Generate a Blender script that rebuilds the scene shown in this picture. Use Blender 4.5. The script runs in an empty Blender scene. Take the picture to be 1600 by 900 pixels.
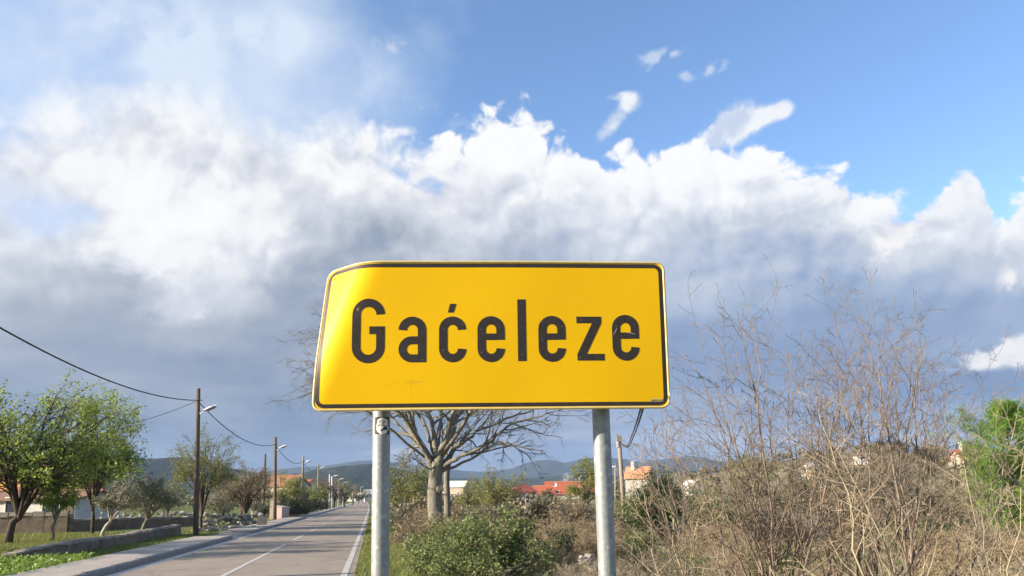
import bpy, math, random
import numpy as np
from mathutils import Vector, Matrix

# ------------------------------------------------------------------ camera, world, sun
SC = bpy.context.scene
R = math.radians
EYE = 1.69
PITCH, ROLL = R(8.6), R(0.6)
FPX, PCX, PCY = 1200.0, 800.0, 574.0          # focal length and principal point of the 1600 x 900 photograph
cam_d = bpy.data.cameras.new('camera')
cam_d.sensor_width = 36.0
cam_d.lens = FPX / 1600 * 36
cam_d.shift_y = (PCY - 450) / 1600
cam_d.clip_start, cam_d.clip_end = 0.05, 20000
cam = bpy.data.objects.new('camera', cam_d)
SC.collection.objects.link(cam)
CAM_ROT = Matrix.Rotation(math.pi/2 + PITCH, 3, 'X') @ Matrix.Rotation(-ROLL, 3, 'Z')
cam.matrix_world = Matrix.Translation((0, 0, EYE)) @ CAM_ROT.to_4x4()
SC.camera = cam

SUN_AZ, SUN_EL = R(72), R(19)                  # azimuth: to the left of straight behind the camera
SUN_DIR = Vector((-math.sin(SUN_AZ)*math.cos(SUN_EL), -math.cos(SUN_AZ)*math.cos(SUN_EL), math.sin(SUN_EL)))
sun_d = bpy.data.lights.new('sun', 'SUN')
sun_d.energy, sun_d.angle, sun_d.color = 4.9, R(0.5), (1.0, 0.87, 0.70)
sun = bpy.data.objects.new('sun', sun_d)
sun.rotation_euler = SUN_DIR.to_track_quat('Z', 'Y').to_euler()
sun.location = (-30, -10, 30)
SC.collection.objects.link(sun)

SC.view_settings.view_transform = 'Standard'
SC.view_settings.look = 'None'
EXPOSURE = 1.35
SC.view_settings.exposure = EXPOSURE
SC.view_settings.gamma = 1.0
SC.cycles.max_bounces = 6
SC.cycles.transparent_max_bounces = 8
SC.cycles.volume_bounces = 0
SC.cycles.use_adaptive_sampling = True
SC.cycles.adaptive_threshold = 0.03

def view_ray(px, py):
    return CAM_ROT @ Vector(((px-PCX)/FPX, -(py-PCY)/FPX, -1.0))
def at(px, py, depth):
    """The point at the given world depth (metres ahead) that the photograph shows at pixel px, py."""
    r = view_ray(px, py)
    return Vector((0, 0, EYE)) + r * (depth / r.y)
def az_el(px, py):
    r = view_ray(px, py).normalized()
    return math.degrees(math.atan2(r.x, r.y)), math.degrees(math.asin(r.z))

# ---- a small expression builder for shader maths
class NodeTree:
    def __init__(self, tree): self.t = tree
    def new(self, kind, **kw):
        n = self.t.nodes.new(kind)
        for k, v in kw.items(): setattr(n, k, v)
        return n
    def put(self, sock, v):
        if isinstance(v, E_): v = v.s
        if isinstance(v, bpy.types.NodeSocket): self.t.links.new(v, sock)
        else: sock.default_value = v
    def math(self, op, *a, clamp=False):
        n = self.new('ShaderNodeMath', operation=op, use_clamp=clamp)
        for i, v in enumerate(a): self.put(n.inputs[i], v)
        return E_(self, n.outputs[0])
    def smooth(self, x, a, b, lo=0.0, hi=1.0):
        n = self.new('ShaderNodeMapRange', interpolation_type='SMOOTHSTEP')
        for i, v in enumerate((x, a, b, lo, hi)): self.put(n.inputs[i], v)
        return E_(self, n.outputs[0])
    def lin(self, x, a, b, lo=0.0, hi=1.0):
        n = self.new('ShaderNodeMapRange', interpolation_type='LINEAR')
        for i, v in enumerate((x, a, b, lo, hi)): self.put(n.inputs[i], v)
        return E_(self, n.outputs[0])
    def noise(self, vec, scale, detail=6, rough=0.55, dist=0.0):
        n = self.new('ShaderNodeTexNoise')
        if vec is not None: self.put(n.inputs['Vector'], vec)
        n.inputs['Scale'].default_value = scale; n.inputs['Detail'].default_value = detail
        n.inputs['Roughness'].default_value = rough; n.inputs['Distortion'].default_value = dist
        return n
    def mix(self, f, a, b):
        n = self.new('ShaderNodeMix', data_type='RGBA')
        self.put(n.inputs[0], f); self.put(n.inputs[6], a); self.put(n.inputs[7], b)
        return n.outputs[2]
    def curve(self, x, pts, x0, x1, y0, y1):
        n = self.new('ShaderNodeFloatCurve')
        c = n.mapping.curves[0]
        P = [((a-x0)/(x1-x0), (b-y0)/(y1-y0)) for a, b in pts]
        while len(c.points) < len(P): c.points.new(0.5, 0.5)
        for p, (a, b) in zip(c.points, P): p.location = (a, b); p.handle_type = 'AUTO'
        n.mapping.extend = 'HORIZONTAL'; n.mapping.update()
        self.put(n.inputs['Value'], self.lin(x, x0, x1))
        return E_(self, n.outputs[0]) * (y1-y0) + y0
class E_:
    def __init__(self, nt, s): self.nt, self.s = nt, s
    def __add__(self, o): return self.nt.math('ADD', self, o)
    __radd__ = __add__
    def __sub__(self, o): return self.nt.math('SUBTRACT', self, o)
    def __rsub__(self, o): return self.nt.math('SUBTRACT', o, self)
    def __mul__(self, o): return self.nt.math('MULTIPLY', self, o)
    __rmul__ = __mul__
    def __truediv__(self, o): return self.nt.math('DIVIDE', self, o)
def rgb(r, g, b):
    f = lambda c: ((c/255+0.055)/1.055)**2.4 if c > 10 else c/255/12.92
    return (f(r), f(g), f(b), 1.0)

W = bpy.data.worlds.new('World'); SC.world = W; W.use_nodes = True
wt = NodeTree(W.node_tree); W.node_tree.nodes.clear()
SKY_STRENGTH = 0.118
sky = wt.new('ShaderNodeTexSky', sky_type='NISHITA')
sky.sun_disc = False
sky.sun_elevation, sky.sun_rotation = SUN_EL, math.pi + SUN_AZ
sky.air_density, sky.dust_density, sky.ozone_density, sky.altitude = 0.85, 0.2, 2.6, 300
tc = wt.new('ShaderNodeTexCoord')
dirv = tc.outputs['Generated']
sep = wt.new('ShaderNodeSeparateXYZ'); wt.put(sep.inputs[0], dirv)
dx, dy, dz = (E_(wt, sep.outputs[i]) for i in range(3))
AZ = wt.math('ARCTAN2', dx, dy) * 57.29578
EL = wt.math('ARCSINE', dz) * 57.29578
# the direction, gently warped, for the cloud noises
warp = wt.noise(dirv, 6.0, 3, 0.6)
vadd = wt.new('ShaderNodeVectorMath', operation='MULTIPLY_ADD')
wt.put(vadd.inputs[0], warp.outputs['Color']); vadd.inputs[1].default_value = (0.07,)*3; wt.put(vadd.inputs[2], dirv)
wv = vadd.outputs[0]
def billow(vec, scale, detail, rough=0.5):
    n = E_(wt, wt.noise(vec, scale, detail, rough).outputs[0])
    return wt.math('ABSOLUTE', n-0.5) * 4.5                    # rounded heads, narrow clefts
def heads(vec):                                               # the lumpy heads of the cumulus
    return billow(vec, 8.0, 1.0, 0.5)*1.7 + billow(vec, 19.0, 1.5, 0.5)*1.0 + billow(vec, 42.0, 2.0, 0.5)*0.45
lit = wt.new('ShaderNodeVectorMath', operation='ADD')
wt.put(lit.inputs[0], wv); lit.inputs[1].default_value = (-0.010, 0.0, 0.014)   # a step towards the sun, for relief
h0 = heads(wv); h1 = heads(lit.outputs[0])
relief = h0 - h1
soft_n = (E_(wt, wt.noise(dirv, 4.5, 4, 0.5).outputs[0])-0.5)        # broad soft light and dark inside the bank
fine = (E_(wt, wt.noise(wv, 30.0, 4, 0.6).outputs[0])-0.5)
wisp = (E_(wt, wt.noise(wv, 9.0, 5, 0.6).outputs[0])-0.5)
shred = (E_(wt, wt.noise(wv, 62.0, 4, 0.6).outputs[0])-0.5)
def sky_pts(pts): return [az_el(x, y) for x, y in pts]
TOP = sky_pts([(-40,185),(40,190),(120,178),(200,172),(300,166),(400,188),(480,216),(520,196),(600,205),(700,212),(750,200),(820,176),(870,192),(930,212),(985,224),(1030,238),(1070,242),(1120,234),(1180,230),(1250,240),(1290,222),(1330,246),(1352,276),(1410,280),(1450,256),(1510,240),(1538,272),(1560,300),(1600,284),(1640,290)])
# brightness of the cloud bank as the photograph has it, row by row (0..255), at every 100 pixels across
ROWS = [(170, [235,240,242,240,236,238,244,248,252,250,248,248,248,250,250,250,250]),
 (210, [232,245,240,238,234,240,246,249,254,252,246,250,250,254,250,252,250]),
 (250, [236,254,224,238,226,240,246,250,254,246,250,252,250,255,248,255,250]),
 (290, [238,250,242,234,222,226,240,240,228,234,238,253,245,250,230,250,246]),
 (330, [240,246,255,248,240,220,216,220,202,208,222,240,222,238,235,222,248]),
 (380, [232,246,255,255,240,200,186,192,184,190,200,186,186,218,240,222,240]),
 (430, [222,222,250,250,226,182,178,180,178,182,184,176,172,178,188,204,226]),
 (480, [214,204,188,214,188,170,165,165,165,168,176,182,166,163,170,180,200]),
 (530, [194,174,170,178,166,163,160,158,158,156,156,154,150,151,154,156,164]),
 (580, [171,164,159,154,158,168,158,156,155,154,152,148,145,149,158,164,168]),
 (630, [150,151,150,154,150,152,150,150,150,150,152,152,150,147,144,142,145]),
 (680, [150,149,146,143,140,139,141,143,146,152,164,172,152,150,158,164,150]),
 (730, [130,130,130,131,131,132,136,141,146,150,154,154,150,146,142,140,136])]
Btop = wt.curve(AZ + wisp*3.0, TOP, -42, 42, 0, 40)
AZw, ELw = AZ + wisp*9.0 + fine*2.5, EL + soft_n*2.0 + wisp*4.0 + fine*1.5
bright = None
for py, vals in reversed(ROWS):
    pts = [(az_el(i*100, py)[0], v) for i, v in enumerate(vals)]
    row = wt.curve(AZw, pts, -42, 42, 100, 260)
    e1 = az_el(800, py)[1]
    bright = row if bright is None else bright + (row-bright)*wt.smooth(ELw, e0_, e1)
    e0_ = e1
soft = wt.smooth(AZ + wisp*20.0, -20, -2, 5.0, 1.25)                  # the left end of the bank frays out, the right end is crisp
def blob(px, py, sa, se, tilt, k=1.0):
    """A soft cloud spot: pixel, half sizes in degrees, tilt, strength."""
    a, e = az_el(px, py)
    c, s = math.cos(R(tilt)), math.sin(R(tilt))
    u, v = (AZ-a)*math.cos(R(e)), EL-e
    p = (u*c + v*s) * (1/sa); q = (v*c - u*s) * (1/se)
    return wt.math('EXPONENT', (p*p + q*q) * -1.0) * k
h = Btop - EL + blob(1068,262,1.4,1.6,0,2.0) + blob(1116,276,1.1,2.4,0,4.0) + h0*wt.smooth(AZ, -20, -4, 0.8, 1.9) - 2.6 + wisp*5.0 + fine*2.4 + wt.smooth(AZ, -6, -20, 0, 4.4) + shred*1.6
dens = wt.smooth(h, 0.0, soft)
torn_n = wisp*4.5 + fine*5.0 + shred*4.5 + h0*0.3 - 0.40
def torn(b, k): return b * (1.0 + torn_n*k)
small = blob(1150,194,1.5,1.15,30,1.5) + blob(1118,212,1.5,.9,28,1.2) + blob(1195,182,1.6,.55,12,.9) + blob(1226,170,.6,.6,0,.5) + blob(1085,234,1.2,.5,25,.75) + blob(955,196,1.5,.6,45,.9) + blob(985,160,.6,.8,80,.8) + blob(965,150,1.4,.3,5,.4)
sdens = wt.smooth(torn(small, 0.36), 0.18, 0.95)
tiny = blob(1040,84,1.6,.42,4,.75) + blob(1118,106,.9,.42,15,.6) + blob(760,190,2.4,.7,10,.6) + blob(1072,120,.6,.4,0,.5) + blob(605,75,1.8,.8,0,.5) + blob(660,165,1.6,.9,-20,.4) + blob(1005,110,1.6,.6,5,.3)
tdens = wt.smooth(torn(tiny, 1.3), 0.12, 1.3)*0.60
lowc = blob(1548,558,2.3,.6,12) + blob(1597,545,1.6,1.0,8,.9) + blob(318,491,.8,.5,35,.45) + blob(1578,440,.8,1.1,0,.75) + blob(1402,368,2.6,1.0,38,.85)
ldens = wt.smooth(torn(lowc, 0.6), 0.18, 0.95)
hole = blob(90,345,2.6,1.5,25,.75) + blob(20,300,3.2,2.2,0,.7) + blob(1350,292,1.0,.5,60,.8) + blob(140,335,1.0,.6,0,.5)
dens = dens * (1.0 - wt.smooth(hole + wisp*0.8, 0.2, 1.0)*0.55)
# thin veil, upper left
veil_n = wt.noise(wv, 6.0, 4, 0.58)
AZv = AZ + wisp*26.0 + soft_n*20.0
veil = wt.smooth(AZv, 0, -20) * wt.smooth(EL, 12, 22) * wt.smooth(E_(wt, veil_n.outputs[0]), 0.25, 0.75) * 0.58 + wt.smooth(AZv, -2, -24)*0.28
veil = veil + (blob(225,50,4.0,2.6,-15,.55) + blob(430,65,3.4,1.6,14,.75) + blob(330,100,6,3,0,.35)) * wt.smooth(wisp, -0.22, 0.18)
veil = wt.math('MINIMUM', veil, 0.93)
# brightness of the bank: white at the lit top, blue grey below, darker to the horizon
stv = wt.new('ShaderNodeMapping'); wt.put(stv.inputs[0], dirv); stv.inputs['Scale'].default_value = (1, 1, 5.5)
st = E_(wt, wt.noise(stv.outputs[0], 4.2, 5, 0.6).outputs[0])
near_top = wt.smooth(EL, 9.0, 17.0, 0.18, 1.0)
g = bright + near_top*8.0 + wt.smooth(AZ, 0, 14, 0, 5.0)*near_top - wt.smooth(AZ, -3, -12)*near_top*10.0 + wt.smooth(EL, 14, 6)*wt.smooth(AZ, 8, -4, 3.0, 9.0) + (st-0.5)*wt.smooth(EL, 15.0, 7.0)*46.0 + soft_n*20.0 + wisp*16.0*near_top + fine*12.0*near_top + shred*6.0*near_top + relief*16.0*near_top + wt.smooth(Btop-EL, 2.5, 0.0, 0, 8.0)
def tone(stops):
    ramp = wt.new('ShaderNodeValToRGB'); cr = ramp.color_ramp
    while len(cr.elements) < len(stops): cr.elements.new(0.5)
    for e, (v, c) in zip(cr.elements, stops): e.position = (v-110)/150; e.color = rgb(*c)
    wt.put(ramp.inputs[0], wt.lin(g, 110, 260)); return ramp.outputs[0]
left_tone = tone([(112,(80,103,138)), (130,(102,124,156)), (145,(125,144,171)), (158,(145,160,182)), (170,(158,170,189)), (188,(182,190,203)), (206,(204,209,220)), (226,(227,229,236)), (244,(248,248,250)), (260,(255,255,255))])
right_tone = tone([(112,(80,106,150)), (130,(100,127,169)), (145,(122,146,184)), (158,(140,161,195)), (172,(158,178,207)), (188,(181,194,216)), (206,(202,210,225)), (226,(226,230,239)), (244,(247,248,252)), (260,(255,255,255))])
bank = wt.mix(wt.smooth(AZ, -8, 12), left_tone, right_tone)
# bands of light and dark cloud low over the land
band = wt.smooth(EL, 8.0, 2.5) * wt.smooth(EL, 0.2, 1.6) * wt.smooth(st, 0.50, 0.70)
bank = wt.mix(band*0.6, bank, rgb(190,184,192))
bank = wt.mix(wt.smooth(EL, 12, 2) * wt.smooth(st, 0.58, 0.36) * 0.30, bank, rgb(104,126,160))
# put the layers together (cloud colours are display colours: undo exposure and strength)
UN = 1.0 / (2**EXPOSURE) / SKY_STRENGTH
def scale_col(c, k):
    n = wt.new('ShaderNodeVectorMath', operation='SCALE'); wt.put(n.inputs[0], c); n.inputs['Scale'].default_value = k
    return n.outputs[0]
hs = wt.new('ShaderNodeHueSaturation'); hs.inputs['Saturation'].default_value = 1.02; wt.put(hs.inputs['Color'], sky.outputs[0])
col = hs.outputs[0]
col = wt.mix(veil, col, scale_col(rgb(224,237,253)[:3], UN))
col = wt.mix(tdens, col, scale_col(rgb(226,234,248)[:3], UN))
shade_s = wt.mix(wt.smooth(relief*0.6 + wisp*2.0, -0.6, 0.5), rgb(205,217,238), rgb(250,251,254))
col = wt.mix(sdens*0.93, col, scale_col(shade_s, UN))
col = wt.mix(dens, col, scale_col(bank, UN))
shade_l = wt.mix(wt.smooth(relief*0.5 + wisp*2.0, -0.7, 0.35), rgb(212,211,219), rgb(253,251,250))
col = wt.mix(ldens*0.9, col, scale_col(shade_l, UN))
bg = wt.new('ShaderNodeBackground'); wt.put(bg.inputs[0], col); bg.inputs[1].default_value = SKY_STRENGTH
wo = wt.new('ShaderNodeOutputWorld'); wt.put(wo.inputs[0], bg.outputs[0])

# ------------------------------------------------------------------ materials
def material(name, c1, c2=None, scale=8.0, rough=0.85, detail=5, bump=0.0, bump_scale=None, spec=0.3, metal=0.0, coord='Object', spots=None, stretch=None):
    m = bpy.data.materials.new(name); m.use_nodes = True
    nt = NodeTree(m.node_tree); m.node_tree.nodes.clear()
    out = nt.new('ShaderNodeOutputMaterial'); b = nt.new('ShaderNodeBsdfPrincipled')
    nt.put(out.inputs[0], b.outputs[0])
    b.inputs['Roughness'].default_value = rough; b.inputs['Metallic'].default_value = metal
    b.inputs['Specular IOR Level'].default_value = spec
    vec = nt.new('ShaderNodeTexCoord').outputs[coord]
    if stretch:
        mp = nt.new('ShaderNodeMapping'); nt.put(mp.inputs[0], vec); mp.inputs['Scale'].default_value = stretch; vec = mp.outputs[0]
    col = tuple(c1) + (1,)
    if c2 is not None:
        n = nt.noise(vec, scale, detail, 0.62)
        col = nt.mix(nt.smooth(E_(nt, n.outputs[0]), 0.3, 0.7), tuple(c1)+(1,), tuple(c2)+(1,))
    if spots:
        c3, sc3, lo, hi = spots
        n = nt.noise(vec, sc3, 4, 0.6)
        col = nt.mix(nt.smooth(E_(nt, n.outputs[0]), lo, hi), col, tuple(c3)+(1,))
    nt.put(b.inputs['Base Color'], col)
    if bump:
        bp = nt.new('ShaderNodeBump'); bp.inputs['Strength'].default_value = bump; bp.inputs['Distance'].default_value = 0.02
        nt.put(bp.inputs['Height'], nt.noise(vec, bump_scale or scale*4, 6, 0.65).outputs[0])
        nt.put(b.inputs['Normal'], bp.outputs[0])
    return m
def leaf_material(name, cols, trans=0.35, rough=0.5, spec=0.35):
    """Each leaf takes its own tint between the given colours."""
    m = bpy.data.materials.new(name); m.use_nodes = True
    nt = NodeTree(m.node_tree); m.node_tree.nodes.clear()
    out = nt.new('ShaderNodeOutputMaterial'); b = nt.new('ShaderNodeBsdfPrincipled')
    geo = nt.new('ShaderNodeNewGeometry')
    rp = nt.new('ShaderNodeValToRGB'); el = rp.color_ramp.elements
    while len(el) < len(cols): el.new(0.5)
    for i, c in enumerate(cols): el[i].position = i/max(1, len(cols)-1); el[i].color = tuple(c)+(1,)
    oi = nt.new('ShaderNodeObjectInfo')
    v = E_(nt, geo.outputs['Random Per Island'])*0.8 + E_(nt, oi.outputs['Random'])*0.2
    nt.put(rp.inputs[0], v)
    nt.put(b.inputs['Base Color'], rp.outputs[0])
    b.inputs['Roughness'].default_value = rough; b.inputs['Specular IOR Level'].default_value = spec
    tr = nt.new('ShaderNodeBsdfTranslucent'); nt.put(tr.inputs[0], rp.outputs[0])
    mx = nt.new('ShaderNodeMixShader'); mx.inputs[0].default_value = trans
    nt.put(mx.inputs[1], b.outputs[0]); nt.put(mx.inputs[2], tr.outputs[0])
    nt.put(out.inputs[0], mx.outputs[0])
    return m

M = {}
M['yellow'] = material('sign_yellow', (0.726,0.429,0.002), (0.743,0.443,0.002), 3, 0.40, 4, spec=0.16, spots=((0.619,0.336,0.009), 60, 0.74, 0.80))
M['letter'] = material('letter_black', (0.030,0.024,0.022), (0.040,0.033,0.030), 30, 0.45, spec=0.2)
M['rim'] = material('sign_rim', (0.561,0.425,0.145), (0.612,0.493,0.221), 25, 0.35, spec=0.5)
M['signback'] = material('sign_back', (0.35,0.35,0.36), (0.28,0.28,0.29), 12, 0.5, metal=0.6)
M['rivet'] = material('rivet_metal', (0.30,0.26,0.22), None, rough=0.4, metal=0.3)
M['zinc'] = material('galvanised_steel', (0.238,0.255,0.253), (0.317,0.339,0.334), 40, 0.48, 6, bump=0.05, bump_scale=90, spec=0.5, metal=0.35, spots=((0.440,0.458,0.449), 26, 0.54, 0.68))
M['white'] = material('sticker_white', (0.80,0.80,0.79), None, rough=0.5)
M['black'] = material('sticker_black', (0.012,0.016,0.022), None, rough=0.45)
M['asphalt'] = material('asphalt', (0.248,0.209,0.169), (0.293,0.248,0.200), 0.7, 0.9, 8, bump=0.25, bump_scale=140, spec=0.25, spots=((0.216,0.183,0.151), 0.22, 0.52, 0.72))
def cracked(m):
    nt = NodeTree(m.node_tree); b = next(n for n in m.node_tree.nodes if n.type == 'BSDF_PRINCIPLED')
    src = b.inputs['Base Color'].links[0].from_socket
    v = nt.new('ShaderNodeTexCoord').outputs['Object']
    wv_ = nt.new('ShaderNodeVectorMath', operation='MULTIPLY_ADD'); nt.put(wv_.inputs[0], nt.noise(v, 1.2, 4, 0.6).outputs['Color']); wv_.inputs[1].default_value = (1.2,)*3; nt.put(wv_.inputs[2], v)
    vo = nt.new('ShaderNodeTexVoronoi', feature='DISTANCE_TO_EDGE'); nt.put(vo.inputs['Vector'], wv_.outputs[0]); vo.inputs['Scale'].default_value = 0.30
    cr_ = nt.smooth(E_(nt, vo.outputs['Distance']), 0.016, 0.004) * nt.smooth(E_(nt, nt.noise(v, 0.25, 2).outputs[0]), 0.45, 0.55)
    c = nt.mix(cr_*0.6, src, (0.09,0.078,0.066,1))
    sp = nt.new('ShaderNodeSeparateXYZ'); nt.put(sp.inputs[0], v)
    t = E_(nt, sp.outputs[0])*RDY_ - E_(nt, sp.outputs[1])*RDX_
    tr = nt.math('ABSOLUTE', nt.math('ABSOLUTE', nt.math('ABSOLUTE', t+3.3)-1.35) - 0.72)     # wheel tracks, polished a little darker
    c = nt.mix(nt.smooth(tr, 0.32, 0.05)*nt.smooth(E_(nt, nt.noise(v, 0.8, 5).outputs[0]), 0.3, 0.7)*0.35, c, (0.215,0.185,0.152,1))
    nt.put(b.inputs['Base Color'], c)
_r = view_ray(584, 780); RDX_, RDY_ = _r.x/math.hypot(_r.x, _r.y), _r.y/math.hypot(_r.x, _r.y)
cracked(M['asphalt'])
M['paint'] = material('road_paint', (0.540,0.522,0.486), (0.396,0.369,0.333), 3, 0.75, 8, spots=((0.270,0.234,0.194), 14, 0.54, 0.68))
M['concrete'] = material('pavement_concrete', (0.313,0.276,0.244), (0.377,0.336,0.294), 1.6, 0.92, 8, bump=0.3, bump_scale=60, spots=((0.221,0.202,0.175), 5, 0.60, 0.74))
M['kerb'] = material('kerb_concrete', (0.24,0.22,0.20), (0.34,0.31,0.28), 5, 0.92, 7, bump=0.3, bump_scale=50)
M['wall'] = material('old_wall', (0.17,0.125,0.09), (0.26,0.20,0.15), 2.5, 0.95, 8, bump=0.7, bump_scale=22, spots=((0.12,0.095,0.075), 1.4, 0.55, 0.72))
M['wall_cap'] = material('wall_cap', (0.27,0.225,0.18), (0.36,0.31,0.25), 4, 0.95, 7, bump=0.6, bump_scale=26)
M['stone'] = material('limestone', (0.281,0.255,0.221), (0.391,0.365,0.323), 5, 0.95, 7, bump=0.7, bump_scale=18, spots=((0.230,0.212,0.187), 3.2, 0.55, 0.7))
M['wood'] = material('pole_wood', (0.095,0.070,0.050), (0.165,0.125,0.092), 7, 0.9, 6, bump=0.4, stretch=(6,6,0.5))
M['palewood'] = material('pale_pole_wood', (0.212,0.174,0.132), (0.306,0.255,0.200), 7, 0.9, 6, bump=0.4, stretch=(6,6,0.5))
M['greywood'] = material('grey_pole_concrete', (0.20,0.19,0.165), (0.27,0.25,0.22), 4, 0.9, 6, stretch=(4,4,0.6))
M['lampwhite'] = material('lamp_white', (0.686,0.686,0.686), (0.616,0.616,0.616), 6, 0.45, spec=0.5)
M['lampglass'] = material('lamp_glass', (0.45,0.46,0.47), None, rough=0.2, spec=0.6)
M['cable'] = material('cable_black', (0.018,0.018,0.02), None, rough=0.6)
M['bark_dark'] = material('bark_dark', (0.060,0.042,0.030), (0.115,0.085,0.062), 9, 0.95, 7, bump=0.9, bump_scale=30, stretch=(3,3,1))
M['bark_grey'] = material('bark_grey', (0.142,0.129,0.099), (0.242,0.226,0.176), 5, 0.95, 8, bump=0.9, bump_scale=26, stretch=(3,3,0.9), spots=((0.114,0.089,0.064), 3.2, 0.58, 0.7))
M['bark_pale'] = material('bark_pale', (0.36,0.32,0.26), (0.48,0.43,0.36), 7, 0.95, 6, bump=0.5)
M['stem'] = material('stem_brown', (0.141,0.108,0.080), (0.264,0.213,0.164), 9, 0.9, 5, spec=0.2)
M['stem_red'] = material('stem_reddish', (0.198,0.147,0.114), (0.281,0.228,0.176), 9, 0.9, 5, spec=0.2)
M['stem_dead'] = material('stem_bleached', (0.299,0.245,0.163), (0.433,0.367,0.249), 9, 0.9, 5, spec=0.2)
M['twig'] = material('twig_dark', (0.115,0.088,0.070), (0.19,0.15,0.12), 6, 0.9, 4, spec=0.2)
M['bramble'] = material('bramble_dry', (0.219,0.168,0.105), (0.360,0.291,0.185), 3, 0.95, 5, spec=0.15)
M['bramble_grey'] = material('bramble_grey', (0.219,0.183,0.130), (0.357,0.308,0.222), 3, 0.95, 5, spec=0.15)
M['leaf_fresh'] = leaf_material('leaf_fresh', [(0.137,0.202,0.042),(0.215,0.286,0.058),(0.305,0.377,0.078),(0.429,0.468,0.111)], 0.5)
M['leaf_bright'] = leaf_material('leaf_bright', [(0.138,0.213,0.025),(0.213,0.300,0.037),(0.312,0.388,0.062)])
M['leaf_olive'] = leaf_material('leaf_olive', [(0.085,0.09,0.042),(0.16,0.16,0.08),(0.26,0.25,0.165),(0.145,0.14,0.06)], 0.2)
M['leaf_spring'] = leaf_material('leaf_spring', [(0.143,0.171,0.044),(0.220,0.237,0.061),(0.275,0.264,0.094)])
M['leaf_bud'] = leaf_material('leaf_bud', [(0.17,0.13,0.075),(0.24,0.19,0.10),(0.27,0.21,0.14),(0.20,0.195,0.08)])
M['leaf_laurel'] = leaf_material('leaf_laurel', [(0.068,0.105,0.033),(0.128,0.177,0.054),(0.210,0.255,0.090),(0.315,0.338,0.150)], 0.35, 0.5, 0.22)
M['leaf_dark'] = leaf_material('leaf_dark', [(0.036,0.052,0.023),(0.065,0.085,0.034),(0.098,0.114,0.047)], 0.2)
M['leaf_lime'] = leaf_material('leaf_lime', [(0.15,0.185,0.025),(0.20,0.24,0.03),(0.25,0.28,0.06)])
M['leaf_pine'] = leaf_material('leaf_pine', [(0.083,0.182,0.020),(0.143,0.275,0.029),(0.220,0.363,0.050)], 0.3, 0.6)
M['leaf_dry'] = leaf_material('leaf_dry', [(0.172,0.121,0.069),(0.253,0.190,0.115),(0.345,0.276,0.178)], 0.25)
M['leaf_far'] = leaf_material('leaf_far', [(0.10,0.095,0.048),(0.16,0.145,0.085),(0.22,0.185,0.12),(0.13,0.14,0.055)], 0.15)
M['weed'] = leaf_material('weed', [(0.12,0.19,0.035),(0.19,0.28,0.05),(0.27,0.36,0.08)], 0.45)
M['grass'] = leaf_material('grass', [(0.094,0.132,0.024),(0.154,0.198,0.039),(0.220,0.242,0.066),(0.275,0.242,0.110)])
M['grass_lawn'] = leaf_material('grass_lawn', [(0.13,0.145,0.025),(0.19,0.20,0.035),(0.24,0.23,0.06)])
M['grass_dry'] = leaf_material('grass_dry', [(0.168,0.126,0.074),(0.252,0.200,0.121),(0.347,0.284,0.179)], 0.25)
M['plaster'] = material('white_plaster', (0.560,0.544,0.512), (0.496,0.472,0.440), 0.8, 0.9, 5)
M['cream'] = material('cream_plaster', (0.480,0.416,0.320), (0.416,0.352,0.272), 0.8, 0.9, 5)
M['greystone'] = material('grey_stone_wall', (0.36,0.34,0.31), (0.45,0.42,0.38), 2.5, 0.95, 6)
M['pink'] = material('pink_plaster', (0.50,0.36,0.32), (0.42,0.31,0.28), 2, 0.9, 5)
M['brick'] = material('orange_brick', (0.50,0.19,0.07), (0.42,0.15,0.06), 3, 0.9, 5)
M['tile_red'] = material('red_tiles', (0.36,0.09,0.045), (0.44,0.13,0.065), 2, 0.85, 6, stretch=(6,1,1))
M['tile_dark'] = material('dark_red_tiles', (0.19,0.045,0.035), (0.26,0.065,0.05), 2, 0.85, 6, stretch=(6,1,1))
M['tile_orange'] = material('orange_tiles', (0.50,0.22,0.11), (0.58,0.28,0.16), 2, 0.85, 6, stretch=(6,1,1))
M['tile_weathered'] = material('weathered_tiles', (0.27,0.135,0.075), (0.36,0.17,0.085), 1.2, 0.85, 6)
M['tile_brown'] = material('brown_tiles', (0.20,0.11,0.07), (0.27,0.15,0.10), 2, 0.85, 6)
M['pane'] = material('window_pane', (0.03,0.035,0.045), None, rough=0.15, spec=0.6)
M['trim'] = material('pale_trim', (0.62,0.58,0.52), None, rough=0.7)

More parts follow.
